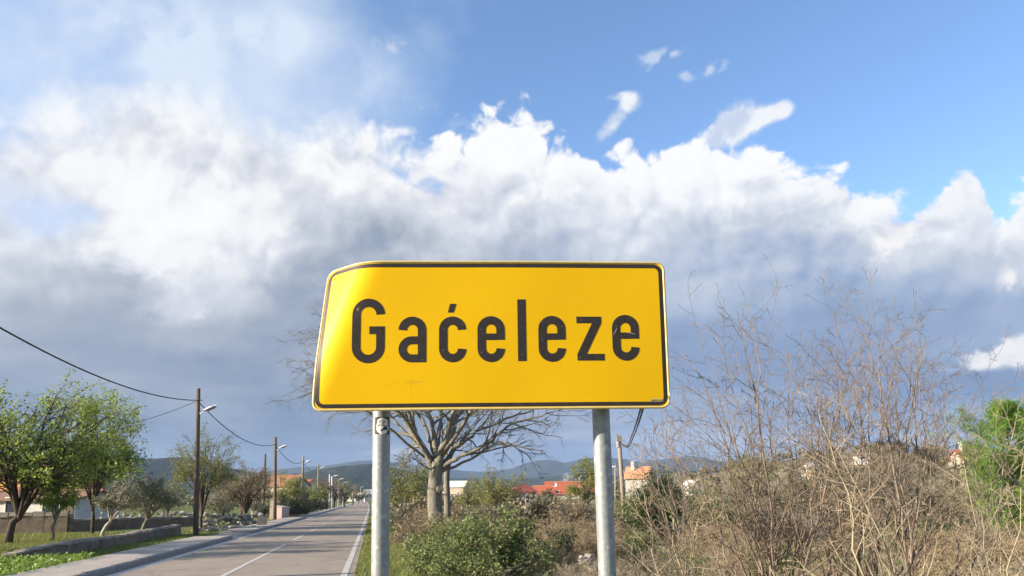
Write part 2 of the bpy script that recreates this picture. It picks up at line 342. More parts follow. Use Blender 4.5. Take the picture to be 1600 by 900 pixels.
# ------------------------------------------------------------------ mesh helpers
class Geo:
    """Collects vertices and faces of one or more materials and links them as ONE mesh object."""
    def __init__(self): self.v, self.q, self.t, self.n = [], [], [], 0
    def add(self, verts, quads=None, tris=None, mi=0):
        verts = np.asarray(verts, np.float32).reshape(-1, 3)
        if quads is not None and len(quads):
            self.q.append((np.asarray(quads, np.int64).reshape(-1, 4) + self.n, mi))
        if tris is not None and len(tris):
            self.t.append((np.asarray(tris, np.int64).reshape(-1, 3) + self.n, mi))
        self.v.append(verts); self.n += len(verts)
    def mesh(self, name, mats, smooth=False):
        me = bpy.data.meshes.new(name)
        V = np.concatenate(self.v) if self.v else np.zeros((0, 3), np.float32)
        qs = [a for a, _ in self.q]; ts = [a for a, _ in self.t]
        nq = sum(len(a) for a in qs); ntri = sum(len(a) for a in ts)
        idx = np.concatenate([a.ravel() for a in qs + ts]) if nq + ntri else np.zeros(0, np.int64)
        tot = np.concatenate([np.full(nq, 4), np.full(ntri, 3)]).astype(np.int32)
        start = np.concatenate([[0], np.cumsum(tot)[:-1]]).astype(np.int32) if len(tot) else tot
        mi = np.concatenate([np.full(len(a), m) for a, m in self.q + self.t]).astype(np.int32) if nq + ntri else np.zeros(0, np.int32)
        me.vertices.add(len(V)); me.vertices.foreach_set('co', V.ravel())
        me.loops.add(len(idx)); me.loops.foreach_set('vertex_index', idx.astype(np.int32))
        me.polygons.add(len(tot)); me.polygons.foreach_set('loop_start', start)
        me.polygons.foreach_set('material_index', mi)
        me.polygons.foreach_set('use_smooth', np.full(len(tot), smooth))
        for m in (mats if isinstance(mats, (list, tuple)) else [mats]): me.materials.append(m)
        me.update(calc_edges=True); me.validate()
        return me
    def build(self, name, mats, parent=None, smooth=False, kind=None):
        o = bpy.data.objects.new(name, self.mesh(name, mats, smooth))
        SC.collection.objects.link(o)
        if parent is not None: o.parent = parent
        if kind: o['kind'] = kind
        return o
    def tube(self, P, rad, k=6, cap=False, mi=0):
        P = np.asarray(P, float); n = len(P)
        rad = np.broadcast_to(np.asarray(rad, float), (n,))
        T = np.empty_like(P); T[1:-1] = P[2:] - P[:-2]; T[0] = P[1]-P[0]; T[-1] = P[-1]-P[-2]
        T /= np.linalg.norm(T, axis=1, keepdims=True) + 1e-9
        up = np.array([0, 0, 1.0]) if abs(T[0][2]) < 0.9 else np.array([1.0, 0, 0])
        A = np.cross(T, up); A /= np.linalg.norm(A, axis=1, keepdims=True) + 1e-9
        B = np.cross(T, A)
        a = np.arange(k) * (2*math.pi/k)
        V = P[:, None, :] + rad[:, None, None] * (np.cos(a)[None, :, None]*A[:, None, :] + np.sin(a)[None, :, None]*B[:, None, :])
        i = np.arange(n-1)[:, None]*k; j = np.arange(k)[None, :]; j2 = (j+1) % k
        Q = np.stack([i+j, i+j2, i+k+j2, i+k+j], -1).reshape(-1, 4)
        tr = []
        if cap:
            for e in (0, (n-1)*k):
                for q in range(1, k-1): tr.append((e, e+q, e+q+1) if e else (e, e+q+1, e+q))
        self.add(V.reshape(-1, 3), Q, tr, mi)
    def box(self, c, s, rz=0.0, mi=0, top=(1, 1)):
        c = np.asarray(c, float); sx, sy, sz = np.asarray(s, float)/2
        V = np.array([(-sx,-sy,-sz),(sx,-sy,-sz),(sx,sy,-sz),(-sx,sy,-sz),(-sx*top[0],-sy*top[1],sz),(sx*top[0],-sy*top[1],sz),(sx*top[0],sy*top[1],sz),(-sx*top[0],sy*top[1],sz)])
        ca, sa = math.cos(rz), math.sin(rz)
        V = np.c_[V[:, 0]*ca - V[:, 1]*sa, V[:, 0]*sa + V[:, 1]*ca, V[:, 2]] + c
        self.add(V, [(0,3,2,1),(4,5,6,7),(0,1,5,4),(1,2,6,5),(2,3,7,6),(3,0,4,7)], mi=mi)
    def leaves(self, C, size, rng, aspect=0.6, flat=0.0, mi=0):
        C = np.asarray(C, float); n = len(C)
        if not n: return
        d = rng.normal(size=(n, 3)); d[:, 2] *= (1-flat); d /= np.linalg.norm(d, axis=1, keepdims=True)
        e = rng.normal(size=(n, 3)); e[:, 2] *= (1-flat); e -= d*(d*e).sum(1, keepdims=True); e /= np.linalg.norm(e, axis=1, keepdims=True)
        s = size * rng.uniform(0.6, 1.35, (n, 1))
        a, b = d*s*0.5, e*s*0.5*aspect
        V = np.stack([C-a, C+b, C+a, C-b], 1).reshape(-1, 3)
        self.add(V, np.arange(4*n).reshape(-1, 4), mi=mi)
    def blades(self, C, height, width, rng, lean=0.35, mi=0):
        C = np.asarray(C, float); n = len(C)
        a = rng.uniform(0, 2*math.pi, n); w = width*rng.uniform(.6, 1.3, n)
        hh = height*rng.uniform(.45, 1.3, n)
        side = np.c_[np.cos(a), np.sin(a), np.zeros(n)]*w[:, None]/2
        tip = np.c_[rng.normal(size=n)*lean*hh, rng.normal(size=n)*lean*hh, hh]
        V = np.stack([C-side, C+side, C+tip], 1).reshape(-1, 3)
        self.add(V, tris=np.arange(3*n).reshape(-1, 3), mi=mi)

def tag(o, label=None, cat=None, group=None, kind=None):
    if label: o['label'] = label
    if cat: o['category'] = cat
    if group: o['group'] = group
    if kind: o['kind'] = kind
    return o
def empty(name, loc, label, cat, group=None, rz=0.0):
    o = bpy.data.objects.new(name, None); SC.collection.objects.link(o)
    o.location = loc; o.rotation_euler = (0, 0, rz); o.empty_display_size = 0.2
    return tag(o, label, cat, group)
def copy_tree(o, parent=None):
    c = o.copy(); SC.collection.objects.link(c)
    if parent is not None: c.parent = parent
    for ch in list(o.children): copy_tree(ch, c)
    return c

# ------------------------------------------------------------------ the lie of the land
rd = view_ray(584, 780); RL = math.hypot(rd.x, rd.y)
RDX, RDY, SLOPE = rd.x/RL, rd.y/RL, rd.z/RL            # along the road; the road runs gently downhill
def st_of(x, y): return x*RDX + y*RDY, x*RDY - y*RDX   # s along the road, t to its right
def xy_of(s, t): return s*RDX + t*RDY, s*RDY - t*RDX
SFLAT = 420.0
def smoothmin(s): return np.where(s < SFLAT-120, s, np.where(s > SFLAT+120, SFLAT, SFLAT - (SFLAT+120-s)**2/480.0))
def vnoise(x, y, sc, seed=0):
    x = np.asarray(x, float)*sc; y = np.asarray(y, float)*sc
    return (np.sin(x*1.3+seed+1.7*np.sin(y*0.9+seed)) + np.sin(y*1.7-seed*2+1.3*np.sin(x*1.1+2)) + 0.5*np.sin(2.9*x+3.1*y+seed))/2.5
def ground(x, y):
    x = np.asarray(x, float); y = np.asarray(y, float)
    s, t = st_of(x, y)
    z = SLOPE * smoothmin(np.maximum(s, -60))
    right = np.clip((t-3.0)/5.0, 0, 1); left = np.clip((-12.0-t)/8.0, 0, 1)
    z = z + right*(vnoise(x, y, 0.35)*0.12 - 0.25) + left*vnoise(x, y, 0.2, 3)*0.10
    z = z + 14.0*np.exp(-(((x-105)/62)**2 + ((y-235)/75)**2)) * np.clip((t-20)/40, 0, 1)
    far = np.clip((np.hypot(x, y)-500)/800, 0, 1)
    z = z + far*vnoise(x, y, 0.004, 1)*2.0
    return z
def gz(x, y): return float(ground(x, y))
def gpt(px, depth, lift=0.0):
    """The point on the ground at this depth below pixel column px."""
    x = at(px, 800, depth).x
    return Vector((x, depth, gz(x, depth) + lift))
def on_ground(px, py):
    """The point of the ground that pixel px, py shows."""
    r = view_ray(px, py); lo, hi = 2.0, 400.0
    for _ in range(50):
        m = (lo+hi)/2; p = r*(m/r.y)
        if EYE + p.z > gz(p.x, p.y): lo = m
        else: hi = m
    p = r*(lo/r.y); return Vector((p.x, p.y, gz(p.x, p.y)))

def axis(fine, n, far):
    a = np.arange(0, fine+1e-6, n); g = [a[-1]]
    step = n
    while g[-1] < far: step *= 1.14; g.append(min(far, g[-1]+step))
    a = np.r_[a, g[1:]]
    return np.unique(np.r_[-a, a])
GX = axis(40, 1.0, 4300); GY = axis(70, 1.0, 4300) ; GY = GY[GY > -1500]
xx, yy = np.meshgrid(GX, GY)
gg = Geo()
ny, nx = xx.shape
ii = (np.arange(ny-1)[:, None]*nx + np.arange(nx-1)[None, :])
gg.add(np.c_[xx.ravel(), yy.ravel(), ground(xx, yy).ravel()], np.stack([ii, ii+1, ii+nx+1, ii+nx], -1).reshape(-1, 4))
def ground_material():
    m = bpy.data.materials.new('ground_soil'); m.use_nodes = True
    nt = NodeTree(m.node_tree); m.node_tree.nodes.clear()
    out = nt.new('ShaderNodeOutputMaterial'); b = nt.new('ShaderNodeBsdfPrincipled'); nt.put(out.inputs[0], b.outputs[0])
    b.inputs['Roughness'].default_value = 0.95; b.inputs['Specular IOR Level'].default_value = 0.15
    tcn = nt.new('ShaderNodeTexCoord'); v = tcn.outputs['Object']
    sp = nt.new('ShaderNodeSeparateXYZ'); nt.put(sp.inputs[0], v)
    X, Y = E_(nt, sp.outputs[0]), E_(nt, sp.outputs[1])
    t = X*RDY - Y*RDX
    n1 = E_(nt, nt.noise(v, 0.35, 7, 0.62).outputs[0]); n2 = E_(nt, nt.noise(v, 3.0, 6, 0.6).outputs[0]); n3 = E_(nt, nt.noise(v, 0.03, 5, 0.6).outputs[0])
    soil = nt.mix(nt.smooth(n2, 0.35, 0.65), (0.185,0.145,0.102,1), (0.28,0.228,0.165,1))
    dry = nt.mix(nt.smooth(n2, 0.3, 0.7), (0.24,0.195,0.115,1), (0.19,0.18,0.08,1))
    c = nt.mix(nt.smooth(n1, 0.42, 0.6), soil, dry)
    green = nt.mix(nt.smooth(n2, 0.3, 0.7), (0.085,0.115,0.025,1), (0.145,0.16,0.045,1))
    verge = nt.smooth(t + (n1-0.5)*4.0, 3.6, 2.0)           # grass at the road, dry scrub farther right
    c = nt.mix(verge, c, green)
    c = nt.mix(nt.smooth(n3, 0.5, 0.62)*nt.smooth(Y, 60, 160)*0.8, c, (0.10,0.11,0.045,1))
    nt.put(b.inputs['Base Color'], c)
    bp = nt.new('ShaderNodeBump'); bp.inputs['Strength'].default_value = 0.8; bp.inputs['Distance'].default_value = 0.08
    nt.put(bp.inputs['Height'], n2); nt.put(b.inputs['Normal'], bp.outputs[0])
    return m
tag(gg.build('ground', ground_material(), smooth=True), kind='structure')

# ------------------------------------------------------------------ road, markings, pavement
def strip(geo, ts, zs, s0, s1, step=4.0, mi=0, bend=None):
    """A sheet along the road: profile ts (across) / zs (above the road plane) swept from s0 to s1."""
    S = np.arange(s0, s1, step); S = np.r_[S, s1]
    V = []
    for s in S:
        b = bend(s) if bend else 0.0
        for t, z in zip(ts, zs):
            x, y = xy_of(s, t+b); V.append((x, y, SLOPE*float(smoothmin(max(s, -60)))+z))
    k = len(ts); i = np.arange(len(S)-1)[:, None]*k; j = np.arange(k-1)[None, :]
    geo.add(V, np.stack([i+j, i+j+1, i+k+j+1, i+k+j], -1).reshape(-1, 4), mi=mi)
def road_bend(s): return -0.000022*max(0.0, s-40)**2 if s < 420 else -0.000022*380**2 - 0.02*(s-420)
TL, TR = -5.95, -0.62
g = Geo(); strip(g, [TL-0.28, -3.3, TR+0.22], [0.020, 0.040, 0.020], -40, 620, 5, bend=road_bend)
road = tag(g.build('road', M['asphalt'], smooth=True), kind='structure')
zroad = lambda t: 0.020 + 0.020*(1-abs(t+3.3)/2.9)
def marking(name, t0, t1, s0, s1):
    g = Geo(); strip(g, [t0, t1], [zroad(t0)+0.005, zroad(t1)+0.005], s0, s1, 4, bend=road_bend)
    return g.build(name, M['paint'], road)
marking('edge_line', TL-0.10, TL+0.14, -40, 560)
marking('edge_line', TR-0.08, TR+0.07, -40, 560)
cs = on_ground(343, 900); s_c = st_of(cs.x, cs.y)[0]
s1_, _t = st_of(*on_ground(449, 852).xy)
marking('centre_line', -3.36, -3.24, -10, s1_)
for k in range(14):
    a = s1_ + 3.2 + k*9.2
    marking('centre_dash', -3.36, -3.24, a, a+4.6)
KT = TL - 0.30                                             # kerb face
def pavement(s0, s1, kh):
    g = Geo()
    strip(g, [KT-1.62, KT-0.14], [kh-0.012, kh], s0, s1, 2.0, bend=road_bend)
    strip(g, [KT-1.63, KT-1.62], [-0.1, kh-0.012], s0, s1, 2.0, bend=road_bend)
    for se in (s0, s1):
        b = road_bend(se); z0 = SLOPE*float(smoothmin(max(se, -60)))
        g.add([xy_of(se, KT-1.63+b)+(z0-.1,), xy_of(se, KT-0.14+b)+(z0-.1,), xy_of(se, KT-0.14+b)+(z0+kh,), xy_of(se, KT-1.63+b)+(z0+kh-.012,)], [(0,1,2,3)])
    o = tag(g.build('pavement', M['concrete']), kind='structure')
    S = np.arange(s0, s1-0.05, 1.0)
    stuff = Geo()
    for i, s in enumerate(S):
        e = min(s+0.985, s1)
        q = Geo() if s < 60 else stuff
        sh = (0.0, 0.004, -0.004, 0.006)[i % 4]
        strip(q, [KT-0.139, KT-0.137, KT-0.02, KT+0.012, KT+0.03, KT+0.03], [-0.08, kh+0.004+sh, kh+0.004+sh, kh-0.012+sh, kh-0.04, -0.08], s, e, 1.0, bend=road_bend)
        for se in (s, e):                                  # end faces
            b = road_bend(se); z0 = SLOPE*float(smoothmin(max(se, -60)))
            a = [xy_of(se, KT-0.139+b)+(z0-0.08,), xy_of(se, KT-0.139+b)+(z0+kh,), xy_of(se, KT+0.03+b)+(z0+kh-0.03,), xy_of(se, KT+0.03+b)+(z0-0.08,)]
            q.add(a, [(0,1,2,3)])
        if q is not stuff: q.build('kerb_stone', M['kerb'], o)
    if stuff.n: stuff.build('kerb_stone', M['kerb'], o, kind='stuff')
    return o
pavement(12, 37.0, 0.17)
pavement(37.05, 42.5, 0.045)
pavement(42.55, 76, 0.16)
pavement(76.05, 82, 0.05)
pavement(82.05, 330, 0.15)

# ------------------------------------------------------------------ the place-name sign
SO = np.array([-0.82605, 3.14961, 1.99527])
SR = np.array([[0.997962,-0.063635,-0.004656],[0.063637,0.997973,0.000143],[0.004637,-0.000439,0.999989]])
SW, SH = 1.5, 0.6361
CR0, CR1 = np.array([0.0, 0.015]), np.array([0.235, SH])       # the crease the corner is bent along
cd = (CR1-CR0)/np.linalg.norm(CR1-CR0); cn = np.array([-cd[1], cd[0]])
PHI, RB = R(37), 0.20
def on_panel(uv, off=0.0):
    """Panel coordinates (metres from the lower left corner) to world, with the bent upper left corner; off is towards the viewer."""
    uv = np.asarray(uv, float).reshape(-1, 2)
    d = (uv-CR0) @ cn + RB*PHI*0.35                               # past the start of the bend
    dd = np.clip(d, 0, None)
    arc = np.minimum(dd, RB*PHI); th = arc/RB; rest = dd-arc
    inpl = RB*np.sin(th) + rest*np.cos(th); back = RB*(1-np.cos(th)) + rest*np.sin(th)
    p = uv + cn[None, :]*(inpl-dd)[:, None]
    # a second small dent at the very corner
    cdist = np.clip(0.11-np.hypot(uv[:, 0], SH-uv[:, 1]), 0, None)
    back = back + 0.9*cdist**2
    back = back + 0.015*(p[:, 0]-0.75)**2 + 0.0012*np.sin(p[:, 0]*9.0)*np.sin(p[:, 1]*7+1)
    nrm = np.c_[cn[0]*np.sin(th), -np.cos(th), cn[1]*np.sin(th)]
    L = np.c_[p[:, 0], back, p[:, 1]] + nrm*off
    return L @ SR.T + SO
def rounded(inset, rad, step=0.02, n=8):
    pts = []
    for cx, cy, a0 in ((SW-inset-rad, inset+rad, -90), (SW-inset-rad, SH-inset-rad, 0), (inset+rad, SH-inset-rad, 90), (inset+rad, inset+rad, 180)):
        for k in range(n+1):
            a = R(a0+90*k/n); pts.append((cx+rad*math.cos(a), cy+rad*math.sin(a)))
    out = []
    for a, b in zip(pts, pts[1:]+pts[:1]):
        m = max(1, int(math.dist(a, b)/step))
        out += [(a[0]+(b[0]-a[0])*k/m, a[1]+(b[1]-a[1])*k/m) for k in range(m)]
    return np.array(out)
sign = empty('place_name_sign', (0, 3.3, gz(0, 3.3)), 'yellow town name sign with bent corner reading Gaćeleze on two steel posts', 'road sign')
def to_sign(o):
    o.parent = sign; o.matrix_parent_inverse = Matrix.Translation(-Vector(sign.location)); return o
CRAD = 0.036
def panel_grid(off, inset=0.0, nu=110, nv=56):
    vs = np.unique(np.r_[np.linspace(inset, SH-inset, nv), inset+CRAD*(1-np.cos(np.linspace(0, math.pi/2, 8))), SH-inset-CRAD*(1-np.cos(np.linspace(0, math.pi/2, 8)))])
    rows = []
    for v in vs:
        dv = max(0.0, CRAD-(v-inset), CRAD-(SH-inset-v)); ins = inset + CRAD - math.sqrt(max(0, CRAD**2-dv**2))
        rows.append(np.c_[np.linspace(ins, SW-ins, nu), np.full(nu, v)])
    i = np.arange(len(vs)-1)[:, None]*nu; j = np.arange(nu-1)[None, :]
    return on_panel(np.concatenate(rows), off), np.stack([i+j, i+j+1, i+nu+j+1, i+nu+j], -1).reshape(-1, 4)
g = Geo(); V, Q = panel_grid(0.0, 0.002); g.add(V, Q)
to_sign(g.build('face_panel', M['yellow'], smooth=True))
g = Geo(); V, Q = panel_grid(-0.004, 0.002); g.add(V, Q[:, ::-1])
to_sign(g.build('back_sheet', M['signback'], smooth=True))
path = rounded(0.002, CRAD-0.002)
g = Geo(); P = on_panel(path, -0.002); g.tube(np.r_[P, P[:2]], 0.0058, 8)
to_sign(g.build('rim', M['rim'], smooth=True))
def ribbon(geo, pts, width, off, closed=False):
    """A flat printed band of even width along pts (panel coordinates)."""
    P = np.asarray(pts, float)
    if closed: T = np.roll(P, -1, 0)-np.roll(P, 1, 0)
    else:
        T = np.empty_like(P); T[1:-1] = P[2:]-P[:-2]; T[0] = P[1]-P[0]; T[-1] = P[-1]-P[-2]
    T /= np.linalg.norm(T, axis=1, keepdims=True)
    N = np.c_[-T[:, 1], T[:, 0]]
    V = on_panel(np.stack([P+N*width/2, P-N*width/2], 1).reshape(-1, 2), off)
    n = len(P); i = np.arange(n if closed else n-1)*2; j = (i+2) % (2*n)
    geo.add(V, np.stack([i, i+1, j+1, j], -1))
g = Geo(); ribbon(g, rounded(0.0178, 0.030), 0.0165, 0.0008, True)
to_sign(g.build('border_line', M['letter'], smooth=True))
def arc(cx, cy, r, a0, a1, n=18):
    return [(cx+r*math.cos(R(a0+(a1-a0)*k/n)), cy+r*math.sin(R(a0+(a1-a0)*k/n))) for k in range(n+1)]
def seg(a, b, n=10): return [(a[0]+(b[0]-a[0])*k/n, a[1]+(b[1]-a[1])*k/n) for k in range(n+1)]
def path_of(*parts):
    out = []
    for p in parts:
        for q in p:
            if not out or math.dist(out[-1], q) > 1e-5: out.append(q)
    return out
ST = 0.036
def letter(kind, u, v, w, hgt):
    g = Geo(); r = w/2-ST/2; c = w/2
    mv = lambda P: np.asarray(P)+np.array([u, v])
    if kind in 'ec':
        lo, hi = c, hgt-c
        if kind == 'e':
            p = path_of(arc(c, lo, r, 0, -180), seg((c-r, lo), (c-r, hi)), arc(c, hi, r, 180, 0), seg((c+r, hi), (c+r, 0.0955)))
            ribbon(g, mv(p), ST, 0.0008); ribbon(g, mv(seg((ST-0.001, 0.109), (w-ST+0.001, 0.109))), 0.028, 0.0010)
        else:
            p = path_of(arc(c, lo, r, 0, -180), seg((c-r, lo), (c-r, hi)), arc(c, hi, r, 180, 0)); ribbon(g, mv(p), ST, 0.0008)
            q = on_panel(mv([(0.037,0.214),(0.062,0.214),(0.074,0.252),(0.047,0.252)]), 0.0008); g.add(q, [(0,1,2,3)])
    elif kind == 'G':
        lo, hi = c, hgt-c
        p = path_of([(c+r, hi-0.002+0.012)] and arc(c, hi+0.004, r, 0, 180), seg((c-r, hi), (c-r, lo)), arc(c, lo, r, 180, 360), seg((c+r, lo), (c+r, 0.157)))
        ribbon(g, mv(p), ST, 0.0008); ribbon(g, mv(seg((0.072, 0.1405), (w-ST+0.001, 0.1405), 4)), 0.033, 0.0010)
    elif kind == 'a':
        hi = hgt-c
        p = path_of(arc(c, hi, r, 180, 0), seg((c+r, hi), (c+r, 0.0))); ribbon(g, mv(p), ST, 0.0008)
        p = path_of(seg((w-ST+0.001, 0.094), (0.060, 0.094), 4), arc(0.056, 0.0555, 0.0385, 90, 270), seg((0.060, 0.017), (w-ST+0.001, 0.017), 4)); ribbon(g, mv(p), 0.034, 0.0010)
    elif kind == 'l': ribbon(g, mv(seg((w/2, 0), (w/2, hgt))), w, 0.0008)
    elif kind == 'z':
        b = 0.029
        ribbon(g, mv(seg((0, b/2), (w, b/2))), b, 0.0008); ribbon(g, mv(seg((0, hgt-b/2), (w-0.010, hgt-b/2))), b, 0.0008)
        q = on_panel(mv([(0.0, b-0.001), (0.040, b-0.001), (w-0.010, hgt-b+0.001), (w-0.050, hgt-b+0.001)]), 0.0010); g.add(q, [(0,1,2,3)])
    return to_sign(g.build('letter', M['letter']))
for kind, u, v, w, hgt in (('G',.158,.1965,.137,.2725),('a',.352,.199,.117,.196),('c',.522,.198,.115,.197),('e',.684,.198,.116,.198),('l',.855,.202,.036,.267),('e',.943,.198,.117,.199),('z',1.108,.203,.117,.191),('e',1.261,.202,.117,.200)):
    letter(kind, u, v, w, hgt)
# maker's small printed label in the lower right corner
txt = bpy.data.curves.new('maker_label_text', 'FONT'); txt.body = 'pismorad'; txt.size = 0.0115; txt.space_character = 1.12; txt.shear = 0.2; txt.resolution_u = 2; txt.offset = 0.0007
to = bpy.data.objects.new('text_source', txt); SC.collection.objects.link(to)
dg = bpy.context.evaluated_depsgraph_get(); tm = bpy.data.meshes.new_from_object(to.evaluated_get(dg))
co = np.array([v.co[:2] for v in tm.vertices]); co = co - co.min(0)
co = co*np.array([0.050/co[:, 0].max(), 0.0085/co[:, 1].max()]) + np.array([1.4195, 0.0275])
for vtx, p in zip(tm.vertices, on_panel(co, 0.0012)): vtx.co = p
tm.materials.clear(); tm.materials.append(M['letter'])
bpy.data.objects.remove(to)
g = Geo(); g.add(on_panel([(1.415,0.0265),(1.4735,0.0265),(1.4735,0.0372),(1.415,0.0372)], 0.0008), [(0,1,2,3)])
ml = to_sign(g.build('maker_label', M['rim']))
mo = bpy.data.objects.new('print', tm); SC.collection.objects.link(mo); mo.parent = ml
# rivets
dome = Geo(); a = np.linspace(0, 2*math.pi, 9)[:-1]
dome.add(np.r_[np.c_[np.cos(a)*0.0016, np.zeros(8), np.sin(a)*0.0016], [[0,-0.0010,0]]], tris=[((i+1)%8, i, 8) for i in range(8)])
dm = dome.mesh('rivet', M['rivet'])
for u, v in ((.176,.43),(.176,.22),(.276,.33),(.37,.25),(.455,.21),(.45,.33),(.54,.25),(.54,.34),(.62,.36),(.70,.34),(.70,.24),(.78,.345),(.873,.45),(.873,.35),(.873,.23),(.96,.29),(.96,.37),(1.045,.35),(1.13,.38),(1.28,.35),(1.36,.36),(1.12,.215),(.06,.08)):
    o = bpy.data.objects.new('rivet', dm); SC.collection.objects.link(o)
    p = on_panel([(u, v)], 0.0012)[0]; o.location = p; to_sign(o)
# small scuffs on the sheet
g = Geo()
for pts in ([(0.375,0.115),(0.44,0.107)], [(0.405,0.13),(0.408,0.06)], [(0.31,0.105),(0.345,0.112)], [(0.405,0.118),(0.47,0.117)]):
    g = Geo(); ribbon(g, seg(*pts, 4), 0.0006, 0.0006); to_sign(g.build('scratch', M['tile_brown']))
for pts in ([(1.268,0.315),(1.283,0.345)], [(1.325,0.325),(1.36,0.318)], [(0.03,0.565),(0.045,0.578)], [(0.045,0.578),(0.06,0.55)], [(0.045,0.545),(0.058,0.53)]):
    g = Geo(); ribbon(g, seg(*pts, 4), 0.0013, 0.0012); to_sign(g.build('scratch', M['trim']))
# posts, rails and clamps behind the sheet
PR = 0.0380
def post(xt, xb, ztop):
    g = Geo(); y = 3.335 + 0.0
    zs = np.linspace(-0.35, ztop, 24)
    P = np.c_[xb+(xt-xb)*(zs-1.337)/0.643, np.full(24, y)+0.0, zs]
    g.tube(P, PR, 40, cap=True)
    return to_sign(g.build('post', M['zinc'], smooth=False)), P
postL, PL_ = post(-0.570, -0.5655, 2.56); postR, PR_ = post(0.3846, 0.3931, 2.56)
for o in (postL, postR):
    for p in o.data.polygons: p.use_smooth = len(p.vertices) == 4
for v in (0.020, SH-0.09):
    g = Geo(); us = np.linspace(0.10 if v < 0.3 else 0.35, 1.40, 14)
    for du, dv in ((0, 0),):
        A = on_panel(np.c_[us, np.full(14, v)], -0.006); g.tube(A + np.array([0, 0.010, 0]), 0.011, 4)
    to_sign(g.build('mounting_rail', M['signback']))
    for xp in (-0.567, 0.389):
        g = Geo(); zc = SO[2]+v
        a = np.linspace(0, 2*math.pi, 25)
        g.tube(np.c_[xp+0.043*np.cos(a), 3.335+0.043*np.sin(a), np.full(25, zc)], 0.006, 6)
        to_sign(g.build('clamp', M['signback']))
# the black and white sticker on the left post: a plain printed face
ART = ["####################","########....########","######........######","#####...........####","####.............###","####..##...##....###","####.#..#.#..#...###","####..##...##....###","####......#......###","###......##.......##","###....#.........###","###..###.###..#..###","###.##.....##.##..##","###.#.......#.##..##","###.........####..##","###........#####..##","###.......######.###","###......########..#","###.....###......###","####....##......####","####............####","#####...........####","######.........#####","#######......#######"]
rows, colsn = len(ART), len(ART[0]); g = Geo()
pl = at(583.5, 665, 3.30); zt, zb = at(590, 651.5, 3.30).z, at(590, 678.5, 3.30).z
for i in range(rows):
    for j in range(colsn):
        q = []
        for di, dj in ((1,0),(1,1),(0,1),(0,0)):
            z = zt + (zb-zt)*(i+di)/rows
            xc = -0.5655 + (-0.570+0.5655)*(z-1.337)/0.643
            th = R(-128 + 108*(j+dj)/colsn)                # angle round the post; -90 faces the camera
            q.append((xc+(PR+0.0006)*math.cos(th), 3.335+(PR+0.0006)*math.sin(th), z))
        g.add(q, [(0,1,2,3)], mi=0 if ART[i][j] == '#' else 1)
st_ = g.build('sticker', [M['black'], M['white']], postL)
st_['label'] = 'black and white face sticker'

# ------------------------------------------------------------------ poles, lamps and cables
def leaning(px_t, py_t, depth, px_b):
    b = gpt(px_b, depth); t = at(px_t, py_t, depth); return b, t
def lamp_head(parent, base, L, w, mat_shell=None, tilt=22):
    """Street lamp luminaire: shell with flat glass below, on a short bent arm; base is on the pole, reaching to +x."""
    ca, sa = math.cos(R(tilt)), math.sin(R(tilt))
    f = lambda x, y, z: (base[0]+x*ca-z*sa, base[1]+y, base[2]+x*sa+z*ca)
    g = Geo(); g.tube([base, f(0.10, 0, -0.05), f(0.22, 0, -0.02), f(0.34, 0, 0.02)], 0.026, 8, True)
    g.build('lamp_arm', M['lampwhite'], parent, True)
    g = Geo(); xs = np.linspace(0, 1, 9); prof = np.array([.55,.78,.92,1,1,.98,.9,.72,.35])
    V = []; k = 10
    for x, p in zip(xs, prof):
        for q in range(k):
            a = 2*math.pi*q/k
            zz = math.sin(a)*w*0.34*p; zz = zz if zz > 0 else zz*0.35
            V.append(f(0.24+x*L, math.cos(a)*w*0.5*p, 0.03+zz))
    n = len(xs); i = np.arange(n-1)[:, None]*k; j = np.arange(k)[None, :]; j2 = (j+1) % k
    tr = [(0, q, q+1) for q in range(1, k-1)] + [((n-1)*k, (n-1)*k+q+1, (n-1)*k+q) for q in range(1, k-1)]
    g.add(V, np.stack([i+j, i+j2, i+k+j2, i+k+j], -1).reshape(-1, 4), tr)
    h = g.build('lamp_shade', M['lampwhite'], parent, True)
    g = Geo(); g.add([f(0.24+0.25*L, -w*.36, -0.035*w/.3), f(0.24+0.9*L, -w*.30, -0.03*w/.3), f(0.24+0.9*L, w*.30, -0.03*w/.3), f(0.24+0.25*L, w*.36, -0.035*w/.3), f(0.24+0.35*L, 0, -0.075*w/.3), f(0.24+0.8*L, 0, -0.07*w/.3)],
                   [(0,1,5,4),(2,3,4,5)], [(1,2,5),(3,0,4)])
    g.build('lamp_glass', M['lampglass'], h)
pole_tops = []
def wooden_pole(px_t, py_t, px_b, depth, r, label, lamp_py=None, mat='wood', tag_cat='utility pole', group='wooden poles along the road', name='utility_pole', L=0.72):
    b, t = leaning(px_t, py_t, depth, px_b)
    root = empty(name, b, label, tag_cat, group)
    up = t - b
    P = [Vector((0, 0, -0.3)) + up*f - Vector((0,0,-0.3))*f for f in (0, .25, .5, .75, 1)]
    g = Geo(); g.tube([tuple(p) for p in P], np.linspace(r*1.2, r*0.85, 5), 12, True); g.build('pole', M[mat], root, True)
    if lamp_py is not None:
        lz = at(px_t, lamp_py, depth).z - b.z
        lamp_head(root, tuple(up*(lz/up.z) + Vector((r*0.8, -0.05, 0))), L, 0.30)
    g = Geo(); hk = up*((up.z-0.62)/up.z)                    # hook and clamp that carry the cable
    g.tube([tuple(hk+Vector((0, -r, 0))), tuple(hk+Vector((r*1.2, -r-0.04, 0.02))), tuple(hk+Vector((r*1.9, -r*0.3, 0.0)))], 0.022, 6, True)
    g.build('cable_hook', M['cable'], root)
    pole_tops.append(b + hk + Vector((0, -r, 0)))
    return root
x0, y0 = xy_of(11.5, -9.2)
b0 = Vector((x0, y0, gz(x0, y0)))
